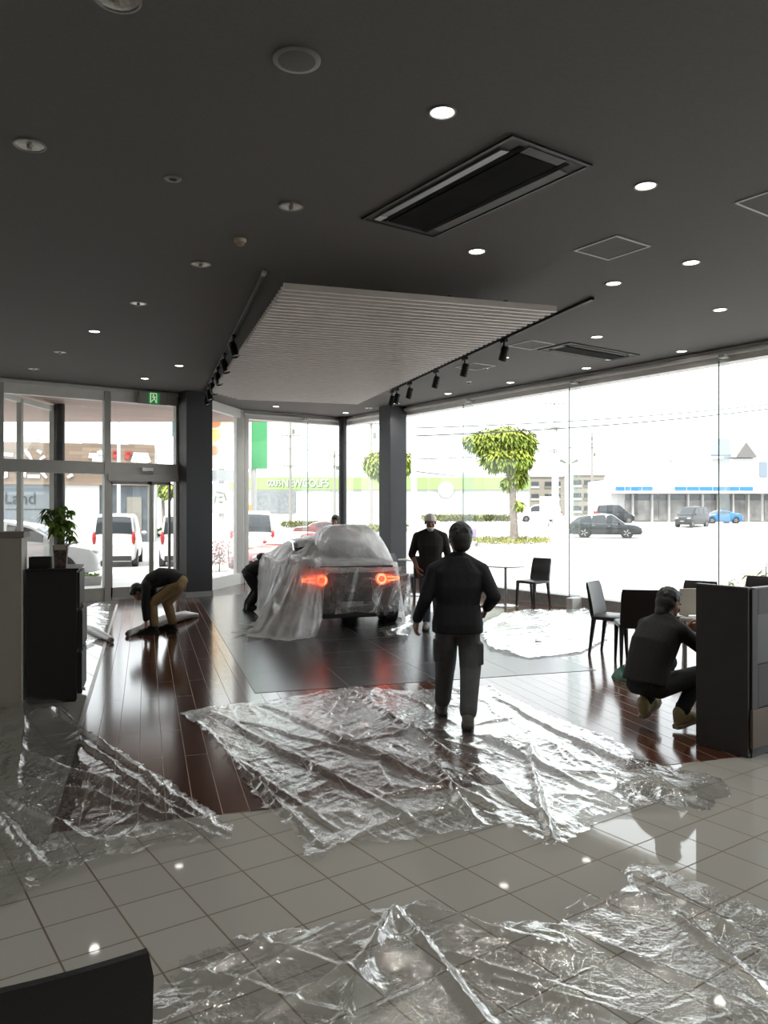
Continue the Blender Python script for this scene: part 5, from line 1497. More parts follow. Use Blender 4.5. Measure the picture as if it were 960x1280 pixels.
tag(dr.build('car_cover_film', M_film2, None, smooth='all'), 'milky plastic film draped over the dark sports car and pooling on the slate floor', 'plastic sheet')
# single clear layer hanging over the rear face
rows = []
for k in range(26):
    q = k / 25
    row = []
    for i in range(61):
        u = -0.58 + (0.885 + .58) * i / 60
        fo = n1(u * 9 + q * 1.6, 12); f2 = n1(u * 23 + q * 3, 13)
        bow = 0.10 * abs(u / .87) ** 3
        z = 0.905 + (0.24 + 0.05 * n1(u * 4, 15) - 0.905) * q
        row.append(Vector((u, -2.015 - 0.03 * q + bow - 0.045 * fo * (0.4 + q) - 0.016 * f2 - 0.02 * (1 - abs(2 * n1(u * 6 + q * 4.5, 21) - 1)) ** 4, z)))
    rows.append(row)
tag(MB().grid(rows).xf(CM).build('rear_film', M_film3, None, smooth='all'), 'clear plastic hanging over the bumper and tail lamps of the covered car', 'plastic sheet')

# cars outside ---------------------------------------------------------------
def og(px, Y): 
    p_ = at(px, Y); p_.z = zg(Y); return p_
make_car('dark grey crossover car driving past on the road outside', og(757, 53.5), heading(1.0, -0.32), dict(P_SUV, paint=M_cgreen))
make_car('white box-shaped van parked behind the sliding entrance doors', og(148, 27.3), heading(-0.24, 0.97), dict(P_VAN, paint=M_carwhite), 'van', 'van', 'white vans parked outside the entrance')
make_car('white box-shaped van half hidden by the dark entrance column', og(229, 27.5), heading(-0.22, 0.97), dict(P_VAN, paint=M_carwhite), 'van', 'van', 'white vans parked outside the entrance')
make_car('white van behind the red roadster', og(315, 30.0), heading(-0.17, 0.98), dict(P_MINI, paint=M_carwhite), 'van', 'van', 'white vans parked outside the entrance')
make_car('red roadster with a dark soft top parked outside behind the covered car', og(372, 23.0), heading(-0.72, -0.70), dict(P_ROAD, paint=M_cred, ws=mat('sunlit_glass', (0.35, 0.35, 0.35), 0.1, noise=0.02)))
make_car('white car parked close to the entrance glass beside the potted plant', og(20, 21.5), heading(1.0, 0.12), dict(P_MINI, H=1.6, roof=[(-2.32, 1.06), (-1.9, 1.45), (-1.0, 1.6), (-.2, 1.6), (.5, 1.5), (1.5, .98)], paint=M_carwhite))
make_car('white estate car seen side on past the tree trunk', og(674, 85), heading(-1.0, 0.1), dict(P_MINI, paint=M_carwhite))
make_car('black boxy van parked at the shop front, left of the glass doors', og(768, 76), heading(1.0, -0.1), dict(P_VAN, L=3.6, paint=M_cblk), 'van', 'van')
make_car('black boxy van parked by the shop next to the bright blue sports car', og(865, 67.5), heading(-0.75, -0.66), dict(P_VAN, paint=M_cblk), 'van', 'van')
make_car('bright blue sports car parked at the shop', og(899, 73), heading(-1.0, -0.12), dict(P_ROAD, paint=M_cblue))
make_car('dark red low car on the road behind the head beyond the covered car', og(408, 46), heading(1.0, 0.1), dict(P_ROAD, paint=mat('dark_red_paint', (0.10, 0.02, 0.02), 0.2, coat=0.5, noise=0.02)))
# ------------------------------------------------------------------ outdoors
def axes(p, Y=None):                       # facing the show room: right = camera right
    return Wd(1, 0), Wd(0, 1)
RX, RYv = Wd(1, 0), Wd(0, 1)
def facade(name, label, cat, px0, px1, Y, z1, depth=6.0, z0=None):
    a, b = at(px0, Y), at(px1, Y)
    z0 = zg(Y) if z0 is None else z0
    m_ = (a + b) / 2
    t = thing(name, label, cat, (m_.x, m_.y, z0), RZCAM)
    return t, (b - a).length, z1 - z0
def zat(py, Y): return HEYE - (py - HY) / F * Y
M_w = mat('white_cladding', (0.42, 0.42, 0.42), 0.7, noise=0.03)
M_offw = mat('offwhite_wall', (0.33, 0.32, 0.31), 0.7, noise=0.04)
M_gb = mat('green_band', (0.21, 0.34, 0.115), 0.6, noise=0.04)
M_wing = mat('window_dark', (0.05, 0.055, 0.06), 0.15, noise=0.1)
M_letw = mat('white_letter', (0.5, 0.5, 0.5), 0.5, noise=0.02)
M_gsh = mat('grey_letter', (0.12, 0.14, 0.10), 0.6, noise=0.03)
# green and white sports shop
Y = 100
t, wd_, h_ = facade('shop_building', 'long white shop with a pale green band and white lettering across the road', 'building', 285, 662, Y, zat(590, Y))
MB().box((0, 6, h_ / 2), (wd_, 12, h_)).build('walls', M_w, t, world=False)
zb0 = zat(612, Y) - zg(Y); zb1 = zat(597, Y) - zg(Y)
MB().box((0, -0.1, (zb0 + zb1) / 2), (wd_, 0.3, zb1 - zb0)).build('green_band', M_gb, t, world=False)
px_x = lambda px: (px - (285 + 662) / 2) / (662 - 285) * wd_
for px, s_, sz, xs_ in ((343, 'GOLF5', 1.05, 0.55), (382, 'NEWGOLF5', 1.4, 0.80)):
    Mx = root_matrix(t) @ Matrix.Translation((px_x(px), -0.32, (zb0 + zb1) / 2)) @ Matrix.Rotation(math.pi / 2, 4, 'X')
    text_obj(s_, sz, M_gsh, Mx @ Matrix.Translation((0.10, -0.08, -0.03)), t, 'letter_shadow', 0.02, xs_)
    text_obj(s_, sz, M_letw, Mx, t, 'lettering', 0.04, xs_)
ar = MB().lathe([(1.0, 0), (1.0, 0.2)], (px_x(557), -0.35, zb0), 24, (0, 1, 0))
ar.build('round_entrance_sign', M_w, t, world=False)
MB().box((px_x(345), -0.12, (zat(628, Y) - zg(Y))), (5.0, 0.1, 2.6)).build('shutter', mat('grey_shutter', (0.16, 0.17, 0.18), 0.5, noise=0.2, nscale=3), t, world=False)
cl = MB()
for px in range(528, 632, 13):
    cl.box((px_x(px), 0.2, h_ - 0.12), (0.9, 0.2, 0.14))
cl.build('clerestory_windows', mat('grey_pane', (0.16, 0.165, 0.17), 0.4, noise=0.1), t, world=False)
# apartments
M_apt = mat('tan_block_wall', (0.20, 0.185, 0.155), 0.8, noise=0.06)
M_apt2 = mat('tan_recess', (0.13, 0.118, 0.10), 0.8, noise=0.06)
for lab, a_, b_, Y, top in (('tan three storey apartment block with balconies, behind the white posts', 660, 711, 182, 597), ('tan three storey apartment block with small windows, beside the blue striped shop', 714, 756, 166, 595)):
    t, wd_, h_ = facade('apartment_block', lab, 'building', a_, b_, Y, zat(top, Y))
    MB().box((0, 5, h_ / 2), (wd_, 10, h_)).build('walls', M_apt, t, world=False)
    MB().box((0, 5, h_ + 0.15), (wd_ + 0.4, 10.4, 0.3)).build('roof', M_apt2, t, world=False)
    for fl_ in range(3):
        zc = h_ * (0.17 + 0.32 * fl_)
        for k in range(3):
            xx = wd_ * (-0.33 + 0.33 * k)
            wv = 1.7
            f_ = MB().box((xx, -0.06, zc), (wv, 0.12, 1.4)).build('window', M_wing, t, world=False)
            MB().box((xx, -0.14, zc - 0.55), (wv + 0.3, 0.05, 0.5)).build('balcony_rail', M_apt2 if k % 2 else M_offw, f_, world=False)
# convenience shop with blue stripe
Y = 86
t, wd_, h_ = facade('corner_shop', 'white corner shop with a blue striped fascia and glass front', 'shop', 765, 1010, Y, zat(598, Y))
pxs = lambda px: (px - (765 + 1010) / 2) / (1010 - 765) * wd_
fz = zat(617, Y) - zg(Y)
M_sf = mat('shop_interior', (0.17, 0.165, 0.16), 0.6, noise=0.5, nscale=0.8)
MB().box((0, 5.2, h_ / 2), (wd_, 10, h_ - 0.1)).build('walls', M_w, t, world=False)
MB().box((0, -0.55, (fz + h_) / 2), (wd_ + 0.3, 1.5, h_ - fz)).build('fascia', M_w, t, world=False)
M_bs = mat('blue_stripe', (0.02, 0.14, 0.34), 0.5, noise=0.03)
zs0, zs1 = zat(613.5, Y) - zg(Y), zat(609, Y) - zg(Y)
for a_, b_ in ((765, 776), (777, 783), (784, 797), (798, 810.5), (838, 852), (853, 867.5), (868.5, 884), (885, 900), (901, 917), (918, 934)):
    MB().box((pxs((a_ + b_) / 2), -1.32, (zs0 + zs1) / 2), ((b_ - a_) / 245 * wd_, 0.06, zs1 - zs0)).build('blue_stripe', M_bs, t, world=False)
for k, (a_, b_) in enumerate(((782, 790), (792, 813), (816, 823), (824, 834), (836, 858), (860, 876), (878, 895), (898, 914), (918, 932), (936, 952), (956, 985))):
    w0_ = MB().box((pxs((a_ + b_) / 2), 0.12, fz / 2 - 0.05), ((b_ - a_) / 245 * wd_, 0.12, fz - 0.3)).build('shop_window', M_sf, t, world=False)
    MB().box((pxs((a_ + b_) / 2), 0.04, fz * 0.86), ((b_ - a_) / 245 * wd_ - .1, 0.06, fz * 0.2)).build('upper_pane', M_wing, w0_, world=False)
for a_ in (790, 814, 835, 859, 877, 896, 915, 934):
    MB().box((pxs(a_), -0.2, fz / 2), (0.18, 0.4, fz)).build('post', M_offw, t, world=False)
# gabled house behind the shop
Y = 105
t, wd_, h_ = facade('gabled_house', 'white gabled house with blue-grey roof rising behind the corner shop', 'house', 890, 985, Y, zat(573, Y))
MB().box((0, 4, h_ / 2), (wd_, 8, h_)).build('walls', M_w, t, world=False)
pxh = lambda px: (px - (890 + 985) / 2) / 95 * wd_
M_rb = mat('blue_grey_roof', (0.16, 0.20, 0.25), 0.6, noise=0.1)
zt_ = zat(548, Y) - zg(Y); zm_ = zat(570, Y) - zg(Y)
MB().slab([(pxh(886), -0.6, zm_ - .1), (pxh(911), -0.6, zm_ - .1), (pxh(924), 3.0, zt_), (pxh(900), 3.0, zt_)], (0, -.3, 1), 0.25).build('roof_slope', M_rb, t, world=False)
MB().slab([(pxh(914), -0.3, zm_ - .2), (pxh(930), -0.3, zt_ + .6), (pxh(948), -0.3, zm_ - .2)], (0, 1, 0), 3.0).build('gable_roof', M_w, t, world=False)
MB().slab([(pxh(919), -0.5, zm_ - .1), (pxh(931), -0.5, zt_ - .6), (pxh(944), -0.5, zm_ - .1)], (0, 1, 0), 0.15).build('gable_face', mat('gable_grey', (0.13, 0.125, 0.12), 0.7, noise=0.1), t, world=False)
MB().box((pxh(954), -0.06, zm_ - 1.8), (1.0, 0.12, 2.0)).build('window', M_rb, t, world=False)
# brown eatery
Y = 45
t, wd_, h_ = facade('brown_eatery', 'eatery with a brown stone sign band and big white brush characters', 'building', -70, 188, Y, zat(554, Y))
t.rotation_euler = (0, 0, RZCAM + math.radians(15)); ROOTM[t.name] = Matrix.Translation(t.location) @ Matrix.Rotation(RZCAM + math.radians(15), 4, 'Z')
pxe = lambda px: (px - (-70 + 188) / 2) / 258 * wd_
M_brown = floor_mat('stacked_stone', (0.185, 0.135, 0.10), (0.10, 0.07, 0.05), 1.2, 0.22, 0, 0, 0, 0.01, 0.8, row_off=0.4, var=0.35)
def vert_uv(m_):                             # stone courses run on an upright face: use x and z
    N, L_ = nodes_of(m_)
    mp_ = [n for n in N if n.type == 'MAPPING'][0]
    tc = [n for n in N if n.type == 'TEX_COORD'][0]
    sx = N.new('ShaderNodeSeparateXYZ'); cb = N.new('ShaderNodeCombineXYZ')
    L_.new(tc.outputs['Object'], sx.inputs[0]); L_.new(sx.outputs[0], cb.inputs[0]); L_.new(sx.outputs[2], cb.inputs[1])
    L_.new(cb.outputs[0], mp_.inputs[0])
vert_uv(M_brown)
zb_ = zat(606, Y) - zg(Y)
MB().box((0, 4, h_ / 2), (wd_, 8, h_ - .05)).build('walls', M_offw, t, world=False)
MB().box((0, -0.2, (zb_ + h_) / 2), (wd_, 0.5, h_ - zb_)).build('stone_band', M_brown, t, world=False)
M_bg = mat('blue_grey_panel', (0.125, 0.14, 0.155), 0.5, noise=0.04)
MB().box((pxe(20), -0.1, zb_ / 2), ((64 - (-30)) / 258 * wd_, 0.3, zb_)).build('blue_grey_panel', M_bg, t, world=False)
M_ltr = mat('dark_lettering', (0.035, 0.042, 0.05), 0.5, noise=0.03)
Mx = root_matrix(t) @ Matrix.Translation((pxe(29), -0.28, zat(623.5, Y) - zg(Y))) @ Matrix.Rotation(math.pi / 2, 4, 'X')
text_obj('Land', 0.95, M_ltr, Mx, t, 'lettering', 0.01, 0.92)
MB().box((pxe(35), -0.27, zat(636.5, Y) - zg(Y)), (46 / 258 * wd_, 0.02, 0.035)).build('underline', M_ltr, t, world=False)
MB().box((pxe(101), -0.15, zb_ / 2), (40 / 258 * wd_, 0.3, zb_)).build('white_panel', M_w, t, world=False)
MB().box((pxe(150), -0.06, zb_ / 2), (58 / 258 * wd_, 0.2, zb_)).build('dark_shop_front', mat('dark_front', (0.055, 0.065, 0.075), 0.4, noise=0.3, nscale=2), t, world=False)
MB().box((pxe(163), -0.18, zb_ * 0.42), (18 / 258 * wd_, 0.1, zb_ * 0.75)).build('front_door', mat('door_beige', (0.16, 0.15, 0.13), 0.5, noise=0.1), t, world=False)
M_sw = mat('white_brush_sign', (0.5, 0.5, 0.5), 0.5, noise=0.02); M_sr = mat('red_brush_sign', (0.26, 0.025, 0.02), 0.5, noise=0.05)
def brush(strokes, m_, nm):
    b_ = MB()
    for st in strokes:
        pts = [(pxe(x), zat(y, Y) - zg(Y)) for x, y, r_ in st]; n_ = len(pts)
        up = []; dn = []
        for i, (x, z) in enumerate(pts):
            x2, z2 = pts[min(i + 1, n_ - 1)]; x1, z1 = pts[max(i - 1, 0)]
            d = Vector((x2 - x1, z2 - z1)); d.normalize(); r_ = st[i][2] / F * Y
            up.append((x - d.y * r_, -0.47, z + d.x * r_)); dn.append((x + d.y * r_, -0.47, z - d.x * r_))
        b_.slab(up + dn[::-1], (0, -1, 0), 0.06)
    b_.build(nm, m_, t, world=False)
brush([[(6, 569, 2), (22, 570, 2.2)], [(6, 588, 1.8), (24, 587, 2)], [(14, 580, 1.5), (14, 597, 2), (11, 598, 1)]], M_sw, 'white_character')
brush([[(31, 563, 1.5), (29, 572, 2.2)], [(35, 563, 1.2), (39, 569, 2.4), (43, 576, 1.2)], [(49, 564, 1.5), (54, 567, 2)], [(58, 571, 2), (52, 575, 1)], [(36, 586, 1.5), (34, 597, 2.2)], [(38, 588, 2.5), (52, 588, 2.8)], [(38, 596, 2), (52, 596, 2)], [(54, 590, 2.2), (60, 598, 1.4)]], M_sw, 'white_character')
brush([[(84, 597, 1.5), (90, 593, 2.2)]], M_sw, 'white_character')
brush([[(109, 569, 3), (118, 570, 4), (132, 573, 3)], [(121, 563, 3), (124, 570, 3)], [(113, 575, 2), (131, 576, 2)]], M_sw, 'white_character')
brush([[(138, 565, 2.5), (145, 564, 2.5)], [(141, 564, 2), (139, 572, 2.6)]], M_sr, 'red_character')
brush([[(152, 566, 2.5), (160, 565, 2.5)], [(157, 564, 2), (154, 573, 2.6)]], M_sr, 'red_character')
brush([[(162, 577, 3), (164, 567, 3), (178, 568, 4), (181, 577, 3)], [(165, 573, 4), (178, 574, 4)]], M_sw, 'white_character')
for px in (36, 108, 165):
    MB().box((pxe(px), 1.0, h_ + 0.25), (0.9, 0.5, 0.5)).build('roof_unit', M_offw, t, world=False)
# billboards
def billboard(lab, px0, px1, py0, py1, Y, m_, extra):
    a_, b_ = at(px0, Y), at(px1, Y); m2 = (a_ + b_) / 2; w_ = (b_ - a_).length
    t = thing('billboard', lab, 'billboard', (m2.x, m2.y, zg(Y)), RZCAM)
    z0, z1 = zat(py1, Y) - zg(Y), zat(py0, Y) - zg(Y)
    MB().box((0, 0, (z0 + z1) / 2), (w_, 0.4, z1 - z0)).build('board', m_, t, world=False)
    MB().cyl((0, 0.1, 0), (0, 0.1, z0 + 0.2), 0.22, n=14).build('post', M_offw, t, world=False)
    extra(t, w_, z0, z1)
    return t
def ex_green(t, w_, z0, z1):
    MB().box((-w_ * 0.14, -0.23, (z0 + z1) / 2), (w_ * 0.17, 0.06, z1 - z0)).build('white_stripe', M_w, t, world=False)
    Mx = root_matrix(t) @ Matrix.Translation((w_ * 0.42, -0.22, z0 + (z1 - z0) * 0.55)) @ Matrix.Rotation(math.pi / 2, 4, 'X')
    text_obj('T', 0.8, M_letw, Mx, t, 'lettering', 0.03, 1.3)
billboard('tall green billboard with a white upright stripe', 300, 334, 470, 586, 62, mat('billboard_green', (0.035, 0.21, 0.075), 0.5, noise=0.03), ex_green)
def ex_or(t, w_, z0, z1):
    M_y = mat('billboard_yellow', (0.45, 0.30, 0.01), 0.5, noise=0.05); M_o = mat('billboard_orange', (0.40, 0.10, 0.02), 0.5, noise=0.05)
    for x, z, r_, m_ in ((-.30, .62, .34, M_o), (.08, .70, .36, M_y), (-.22, .50, .38, M_o), (-.25, .36, .42, M_y), (-.30, .20, .34, M_o)):
        MB().lathe([(r_, 0), (r_, 0.05)], (x * w_, -0.22, z0 + (z1 - z0) * z), 20, (0, -1, 0)).build('colour_disc', m_, t, world=False)
    MB().box((0, -0.05, z0 - 0.5), (w_ * 1.1, 0.5, 0.8)).build('grey_beam', mat('beam_grey', (0.15, 0.155, 0.16), 0.5, noise=0.03), t, world=False)
    MB().box((-0.1, -0.15, z0 - 2.2), (w_ * 0.85, 0.2, 2.2)).build('white_sign', M_w, t, world=False)
    b_ = MB()
    for x, z, dx, dz, rr in ((-.05, .45, .5, .10, .2), (.25, .15, .10, .6, -.3), (-.05, .10, .42, .08, -.2), (.0, -.25, .35, .10, .1), (-.28, -.05, .10, .5, .2)):
        b_.box((x * w_ * .8, -0.28, z0 - 2.2 + z), (dx, 0.03, dz), rotm(0, rr, 0))
    b_.build('brush_character', M_gsh, t, world=False)
billboard('white billboard with orange and yellow discs beside the dark entrance column', 262, 291, 470, 586, 58, mat('billboard_cream', (0.40, 0.34, 0.24), 0.5, noise=0.04), ex_or)
def ex_teal(t, w_, z0, z1):
    Mx = root_matrix(t) @ Matrix.Translation((-w_ * 0.05, -0.24, (z0 + z1) / 2)) @ Matrix.Rotation(math.pi / 2, 4, 'X')
    text_obj('C', 0.75, M_letw, Mx, t, 'lettering', 0.03, 1.0)
billboard('small teal sign with a white C near the entrance column', 216, 232, 527, 546, 52, mat('teal_board', (0.02, 0.12, 0.11), 0.5, noise=0.03), ex_teal)
def ex_sm(t, w_, z0, z1):
    b_ = MB().box((0, -0.23, (z0 + z1) / 2 + .08), (w_ * .35, 0.03, .1)).box((0, -0.23, (z0 + z1) / 2 - .08), (w_ * .15, 0.03, .2))
    b_.build('red_mark', mat('sign_red', (0.3, 0.04, 0.02), 0.5, noise=0.03), t, world=False)
billboard('small orange sign above the white van behind the red roadster', 302, 314, 631, 646, 36, mat('sign_orange', (0.42, 0.20, 0.03), 0.5, noise=0.03), ex_sm)
# utility poles, posts
M_pole = mat('concrete_pole', (0.22, 0.21, 0.20), 0.8, noise=0.06)
M_pole2 = mat('pale_pole', (0.34, 0.33, 0.33), 0.7, noise=0.04)
def pole(px, Y, top_py, r_, lab, arms=(), m_=M_pole, fit=True):
    p_ = og(px, Y); H_ = zat(top_py, Y) - p_.z
    t = thing('utility_pole', lab, 'pole', p_, RZCAM)
    MB().cyl((0, 0, 0), (0, 0, H_), r_ * 1.15, r_ * .8, 14).build('shaft', m_, t, world=False, smooth=40)
    for z, w_ in arms:
        a_ = MB().box((0, -r_, z - p_.z), (w_, 0.1, 0.1)).build('crossarm', M_gsh, t, world=False)
        ins = MB()
        for q in (-.45, -.2, .2, .45):
            ins.cyl((q * w_, -r_, z - p_.z + .05), (q * w_, -r_, z - p_.z + .22), 0.05, n=8)
        ins.build('insulators', M_offw, a_, world=False)
    if fit:
        MB().cyl((r_ * 2.2, 0, H_ * .72), (r_ * 2.2, 0, H_ * .72 + .5), r_ * 1.1, n=12).build('transformer', M_gsh, t, world=False)
    return t
pole(517.5, 36, 470, 0.145, 'thick pale utility pole just right of the dark front column', (), M_pole2, False)
pole(363, 72, 500, 0.13, 'slim utility pole outside, left of the glass joint in the front window', ((zat(545, 72), 1.6), (zat(583, 72), 1.2)))
pole(361 + 57, 95, 563, 0.16, 'short utility pole outside, right of the glass joint in the front window', ((zat(570, 95), 3.0), (zat(583, 95), 1.4)))
pole(464, 66, 505, 0.13, 'utility pole seen between the thin round column and the dark front column', ((zat(530, 66), 1.8),))
pole(740, 110, 540, 0.17, 'utility pole rising behind the apartment blocks', ((zat(559, 110), 2.4), (zat(548, 110), 1.6)))
pole(693, 80, 495, 0.10, 'pale utility pole with fittings above the first white post', ((zat(505, 80), 2.0), (zat(535, 80), 1.0), (zat(565, 80), 0.9)), M_pole2)
pole(823, 120, 556, 0.10, 'thin pale pole left of a second one behind the corner shop roof', ((zat(563, 120), 1.6), (zat(590, 120), 1.0)), M_pole2, False)
pole(839, 120, 574, 0.10, 'shorter thin pole behind the corner shop roof', ((zat(576, 120), 1.4),), M_pole, False)
pole(148.5, 42, 480, 0.10, 'bluish white pole in front of the brown eatery', (), mat('bluish_pole', (0.30, 0.32, 0.36), 0.6, noise=0.03), False)
for px, Y, tp, w_, lab in ((694, 68, 588, 0.50, 'thick white post left of its twin, beyond the tree'), (711, 68, 580, 0.62, 'thick white post with twin horn lamps, right of its twin')):
    p_ = og(px, Y); H_ = zat(tp, Y) - p_.z
    t = thing('sign_post', lab, 'post', p_, RZCAM)
    MB().box((0, 0, H_ / 2), (w_, w_, H_)).build('shaft', M_w, t, world=False, bevel=0.02)
    MB().box((0, 0, 0.15), (w_ * 2.2, w_ * 2.2, 0.3)).build('footing', M_offw, t, world=False)
    if w_ > .6:
        for s in (-1, 1):
            MB().cyl((s * .25, 0, H_ + .1), (s * .75, 0, H_ + .35), .08, .16, 10).build('horn_lamp', M_gsh, t, world=False)
    else:
        MB().box((-0.5, 0, 1.6), (1.6, .6, 2.0)).build('white_cabinet', M_w, t, world=False, bevel=0.03)
# wires
M_wire = mat('wire', (0.05, 0.05, 0.05), 0.7, noise=0.05)
def wire(a_, b_, sag, lab, r_=0.028):
    A, B = D(*a_), D(*b_)
    pts = [A.lerp(B, i / 24) - Vector((0, 0, sag * 4 * (i / 24) * (1 - i / 24))) for i in range(25)]
    tag(MB().tube(pts, r_, 6).build('overhead_wire', M_wire, None), lab, 'wire', 'overhead wires across the street')
wire((517, 535, 36), (1060, 492, 50), .35, 'overhead wire, uppermost of the long run towards the gabled house')
wire((517, 545, 36), (1060, 497, 50), .35, 'overhead wire, second of the long run towards the gabled house', .034)
wire((517, 574, 36), (770, 549, 60), .3, 'overhead wire crossing behind the tree crown')
wire((519, 589, 36), (590, 595, 98), .1, 'short dark overhead wire by the thick pale pole, near the shop roof line')
wire((464, 545, 66), (363, 563, 72), .3, 'overhead wire between the two slim poles in the front window, upper')
wire((464, 556, 66), (418, 568, 95), .3, 'overhead wire from the between-columns pole to the short pole')
wire((363, 560, 72), (230, 577, 60), .3, 'overhead wire across the green billboard')
wire((740, 560, 110), (860, 549, 118), .4, 'overhead wire from the apartment pole towards the shop poles')
wire((823, 566, 120), (839, 577, 120), .15, 'short wire between the two thin poles behind the shop roof', .04)
wire((150, 560, 60), (232, 568, 60), .3, 'overhead wire near the small teal sign')
# trees
M_bark = mat('tree_bark', (0.16, 0.135, 0.115), 0.9, noise=0.3, nscale=5, bump=0.6, bscale=12)
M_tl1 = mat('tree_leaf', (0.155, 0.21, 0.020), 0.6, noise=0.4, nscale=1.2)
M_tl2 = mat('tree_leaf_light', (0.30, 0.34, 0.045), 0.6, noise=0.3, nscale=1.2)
def tree(lab, px, Y, base_py, blobs, trunk_r, forks, n=2600, seed=1, ls=0.30, zbase=None):
    p_ = og(px, Y)
    t = thing('street_tree', lab, 'tree', p_, RZCAM)
    def L3(x, y, dy=0.0): return Vector(((x - px) / F * Y, dy, zat(y, Y) - p_.z))
    tr = MB()
    tr.tube([Vector((0.02, 0, 0)), L3(px - .5, 650), L3(px - 1.5, 620), L3(px - 2, 604)], [trunk_r * 1.35, trunk_r, trunk_r * .92, trunk_r * .95], 14)
    for f_ in forks:
        tr.tube([L3(px - 2, 606), L3(*f_[0]), L3(*f_[1])], [trunk_r * .75, trunk_r * .5, trunk_r * .22], 10)
    tr.build('trunk', M_bark, t, world=False, smooth=60)
    rn = random.Random(seed); g1 = MB(); g2 = MB()
    tot = sum(b_[2] * b_[3] for b_ in blobs)
    for bx_, by_, rx, ry, in blobs:
        c = L3(bx_, by_); rx_ = rx / F * Y; rz_ = ry / F * Y; rd = rx_ * .85
        for _ in range(int(n * rx * ry / tot)):
            while True:
                v_ = Vector((rn.uniform(-1, 1), rn.uniform(-1, 1), rn.uniform(-1, 1)))
                if 0.35 < v_.length < 1: break
            q = c + Vector((v_.x * rx_, v_.y * rd, v_.z * rz_))
            d = Vector((v_.x + rn.uniform(-.5, .5), v_.y + rn.uniform(-.5, .5), v_.z * .5 - rn.uniform(0.1, .9)))
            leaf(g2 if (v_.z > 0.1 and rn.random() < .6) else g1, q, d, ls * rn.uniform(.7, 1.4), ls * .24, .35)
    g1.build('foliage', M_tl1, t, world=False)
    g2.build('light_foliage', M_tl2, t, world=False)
    return t
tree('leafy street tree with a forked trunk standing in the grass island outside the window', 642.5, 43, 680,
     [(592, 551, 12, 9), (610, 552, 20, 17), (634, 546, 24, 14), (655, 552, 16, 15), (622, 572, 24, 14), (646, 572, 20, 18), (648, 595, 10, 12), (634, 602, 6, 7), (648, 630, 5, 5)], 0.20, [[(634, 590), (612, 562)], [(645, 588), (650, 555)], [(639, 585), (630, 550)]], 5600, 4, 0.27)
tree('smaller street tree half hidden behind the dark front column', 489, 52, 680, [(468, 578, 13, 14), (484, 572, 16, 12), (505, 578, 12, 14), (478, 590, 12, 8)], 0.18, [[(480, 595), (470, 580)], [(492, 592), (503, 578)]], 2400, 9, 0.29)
tree('pale green tree beyond the entrance doors, above the second white van', 205, 60, 680, [(200, 602, 10, 10), (208, 612, 10, 9), (197, 592, 7, 6)], 0.14, [[(200, 615), (198, 600)]], 800, 12, 0.4)
# grass island, hedges
M_grass = mat('grass_blades', (0.20, 0.20, 0.045), 0.8, noise=0.4, nscale=0.8)
M_kerb2 = mat('pale_kerb', (0.32, 0.32, 0.32), 0.8, noise=0.05)
def green_strip(lab, px0, px1, Y0, Y1, h_, n, seed, m_, name, kind, kerb=True, bl=0.5):
    ctr = og((px0 + px1) / 2, (Y0 + Y1) / 2)
    if kerb:
        a_, b_ = at(px0, (Y0 + Y1) / 2), at(px1, (Y0 + Y1) / 2); hw_ = (b_ - a_).length / 2
        kb = MB(); ring = []
        for i in range(40):
            an = 2 * math.pi * i / 40
            ring.append((hw_ * math.copysign(abs(math.cos(an)) ** .6, math.cos(an)), (Y1 - Y0) / 2 * math.copysign(abs(math.sin(an)) ** .6, math.sin(an))))
        kb.prism(ring, 0.0, 0.14)
        M4 = Matrix.Translation(ctr) @ Matrix.Rotation(RZCAM, 4, 'Z')
        o = struct(kb.xf(M4).build('kerb_island', M_kerb2, None))
    rn = random.Random(seed); g_ = MB()
    for _ in range(n):
        while True:
            u, v_ = rn.uniform(-1, 1), rn.uniform(-1, 1)
            if abs(u) ** 3 + abs(v_) ** 3 < 1: break
        Y = (Y0 + Y1) / 2 + v_ * (Y1 - Y0) / 2 * .92; px = (px0 + px1) / 2 + u * (px1 - px0) / 2 * .97
        p_ = og(px, Y); p_.z += 0.12 if kerb else 0.0
        leaf(g_, p_ + Vector((0, 0, rn.uniform(0, h_ * .6))), (rn.uniform(-.7, .7), rn.uniform(-.7, .7), 1), h_ * bl * rn.uniform(.6, 1.5), h_ * .07, .3)
    o = g_.build(name, m_, None)
    tag(o, lab, name.replace('_', ' '), None, kind)
green_strip('sunlit grass growing in the kerbed island round the tree', 588, 690, 39, 47.5, 0.30, 2600, 3, M_grass, 'grass', 'stuff')
M_hedge = mat('hedge_leaf', (0.17, 0.18, 0.06), 0.8, noise=0.4, nscale=0.6)
tag_h = green_strip('low hedge along the far side of the road before the green and white shop', 525, 640, 82, 84, 1.0, 2600, 5, M_hedge, 'hedge', None, False, .35)
green_strip('low yellow-green hedge behind the covered car, left of the thin round column', 350, 425, 66, 68, 0.7, 1200, 6, M_hedge, 'hedge', None, False, .35)
green_strip('low yellow-green hedge between the thin round column and the thick pale pole', 438, 512, 60, 63, 0.7, 1200, 8, M_hedge, 'hedge', None, False, .35)
green_strip('short green hedge beyond the entrance doors above the second white van', 190, 222, 54, 55, 0.8, 500, 14, mat('hedge_leaf_green', (0.12, 0.20, 0.03), 0.8, noise=0.3), 'hedge', None, False, .35)
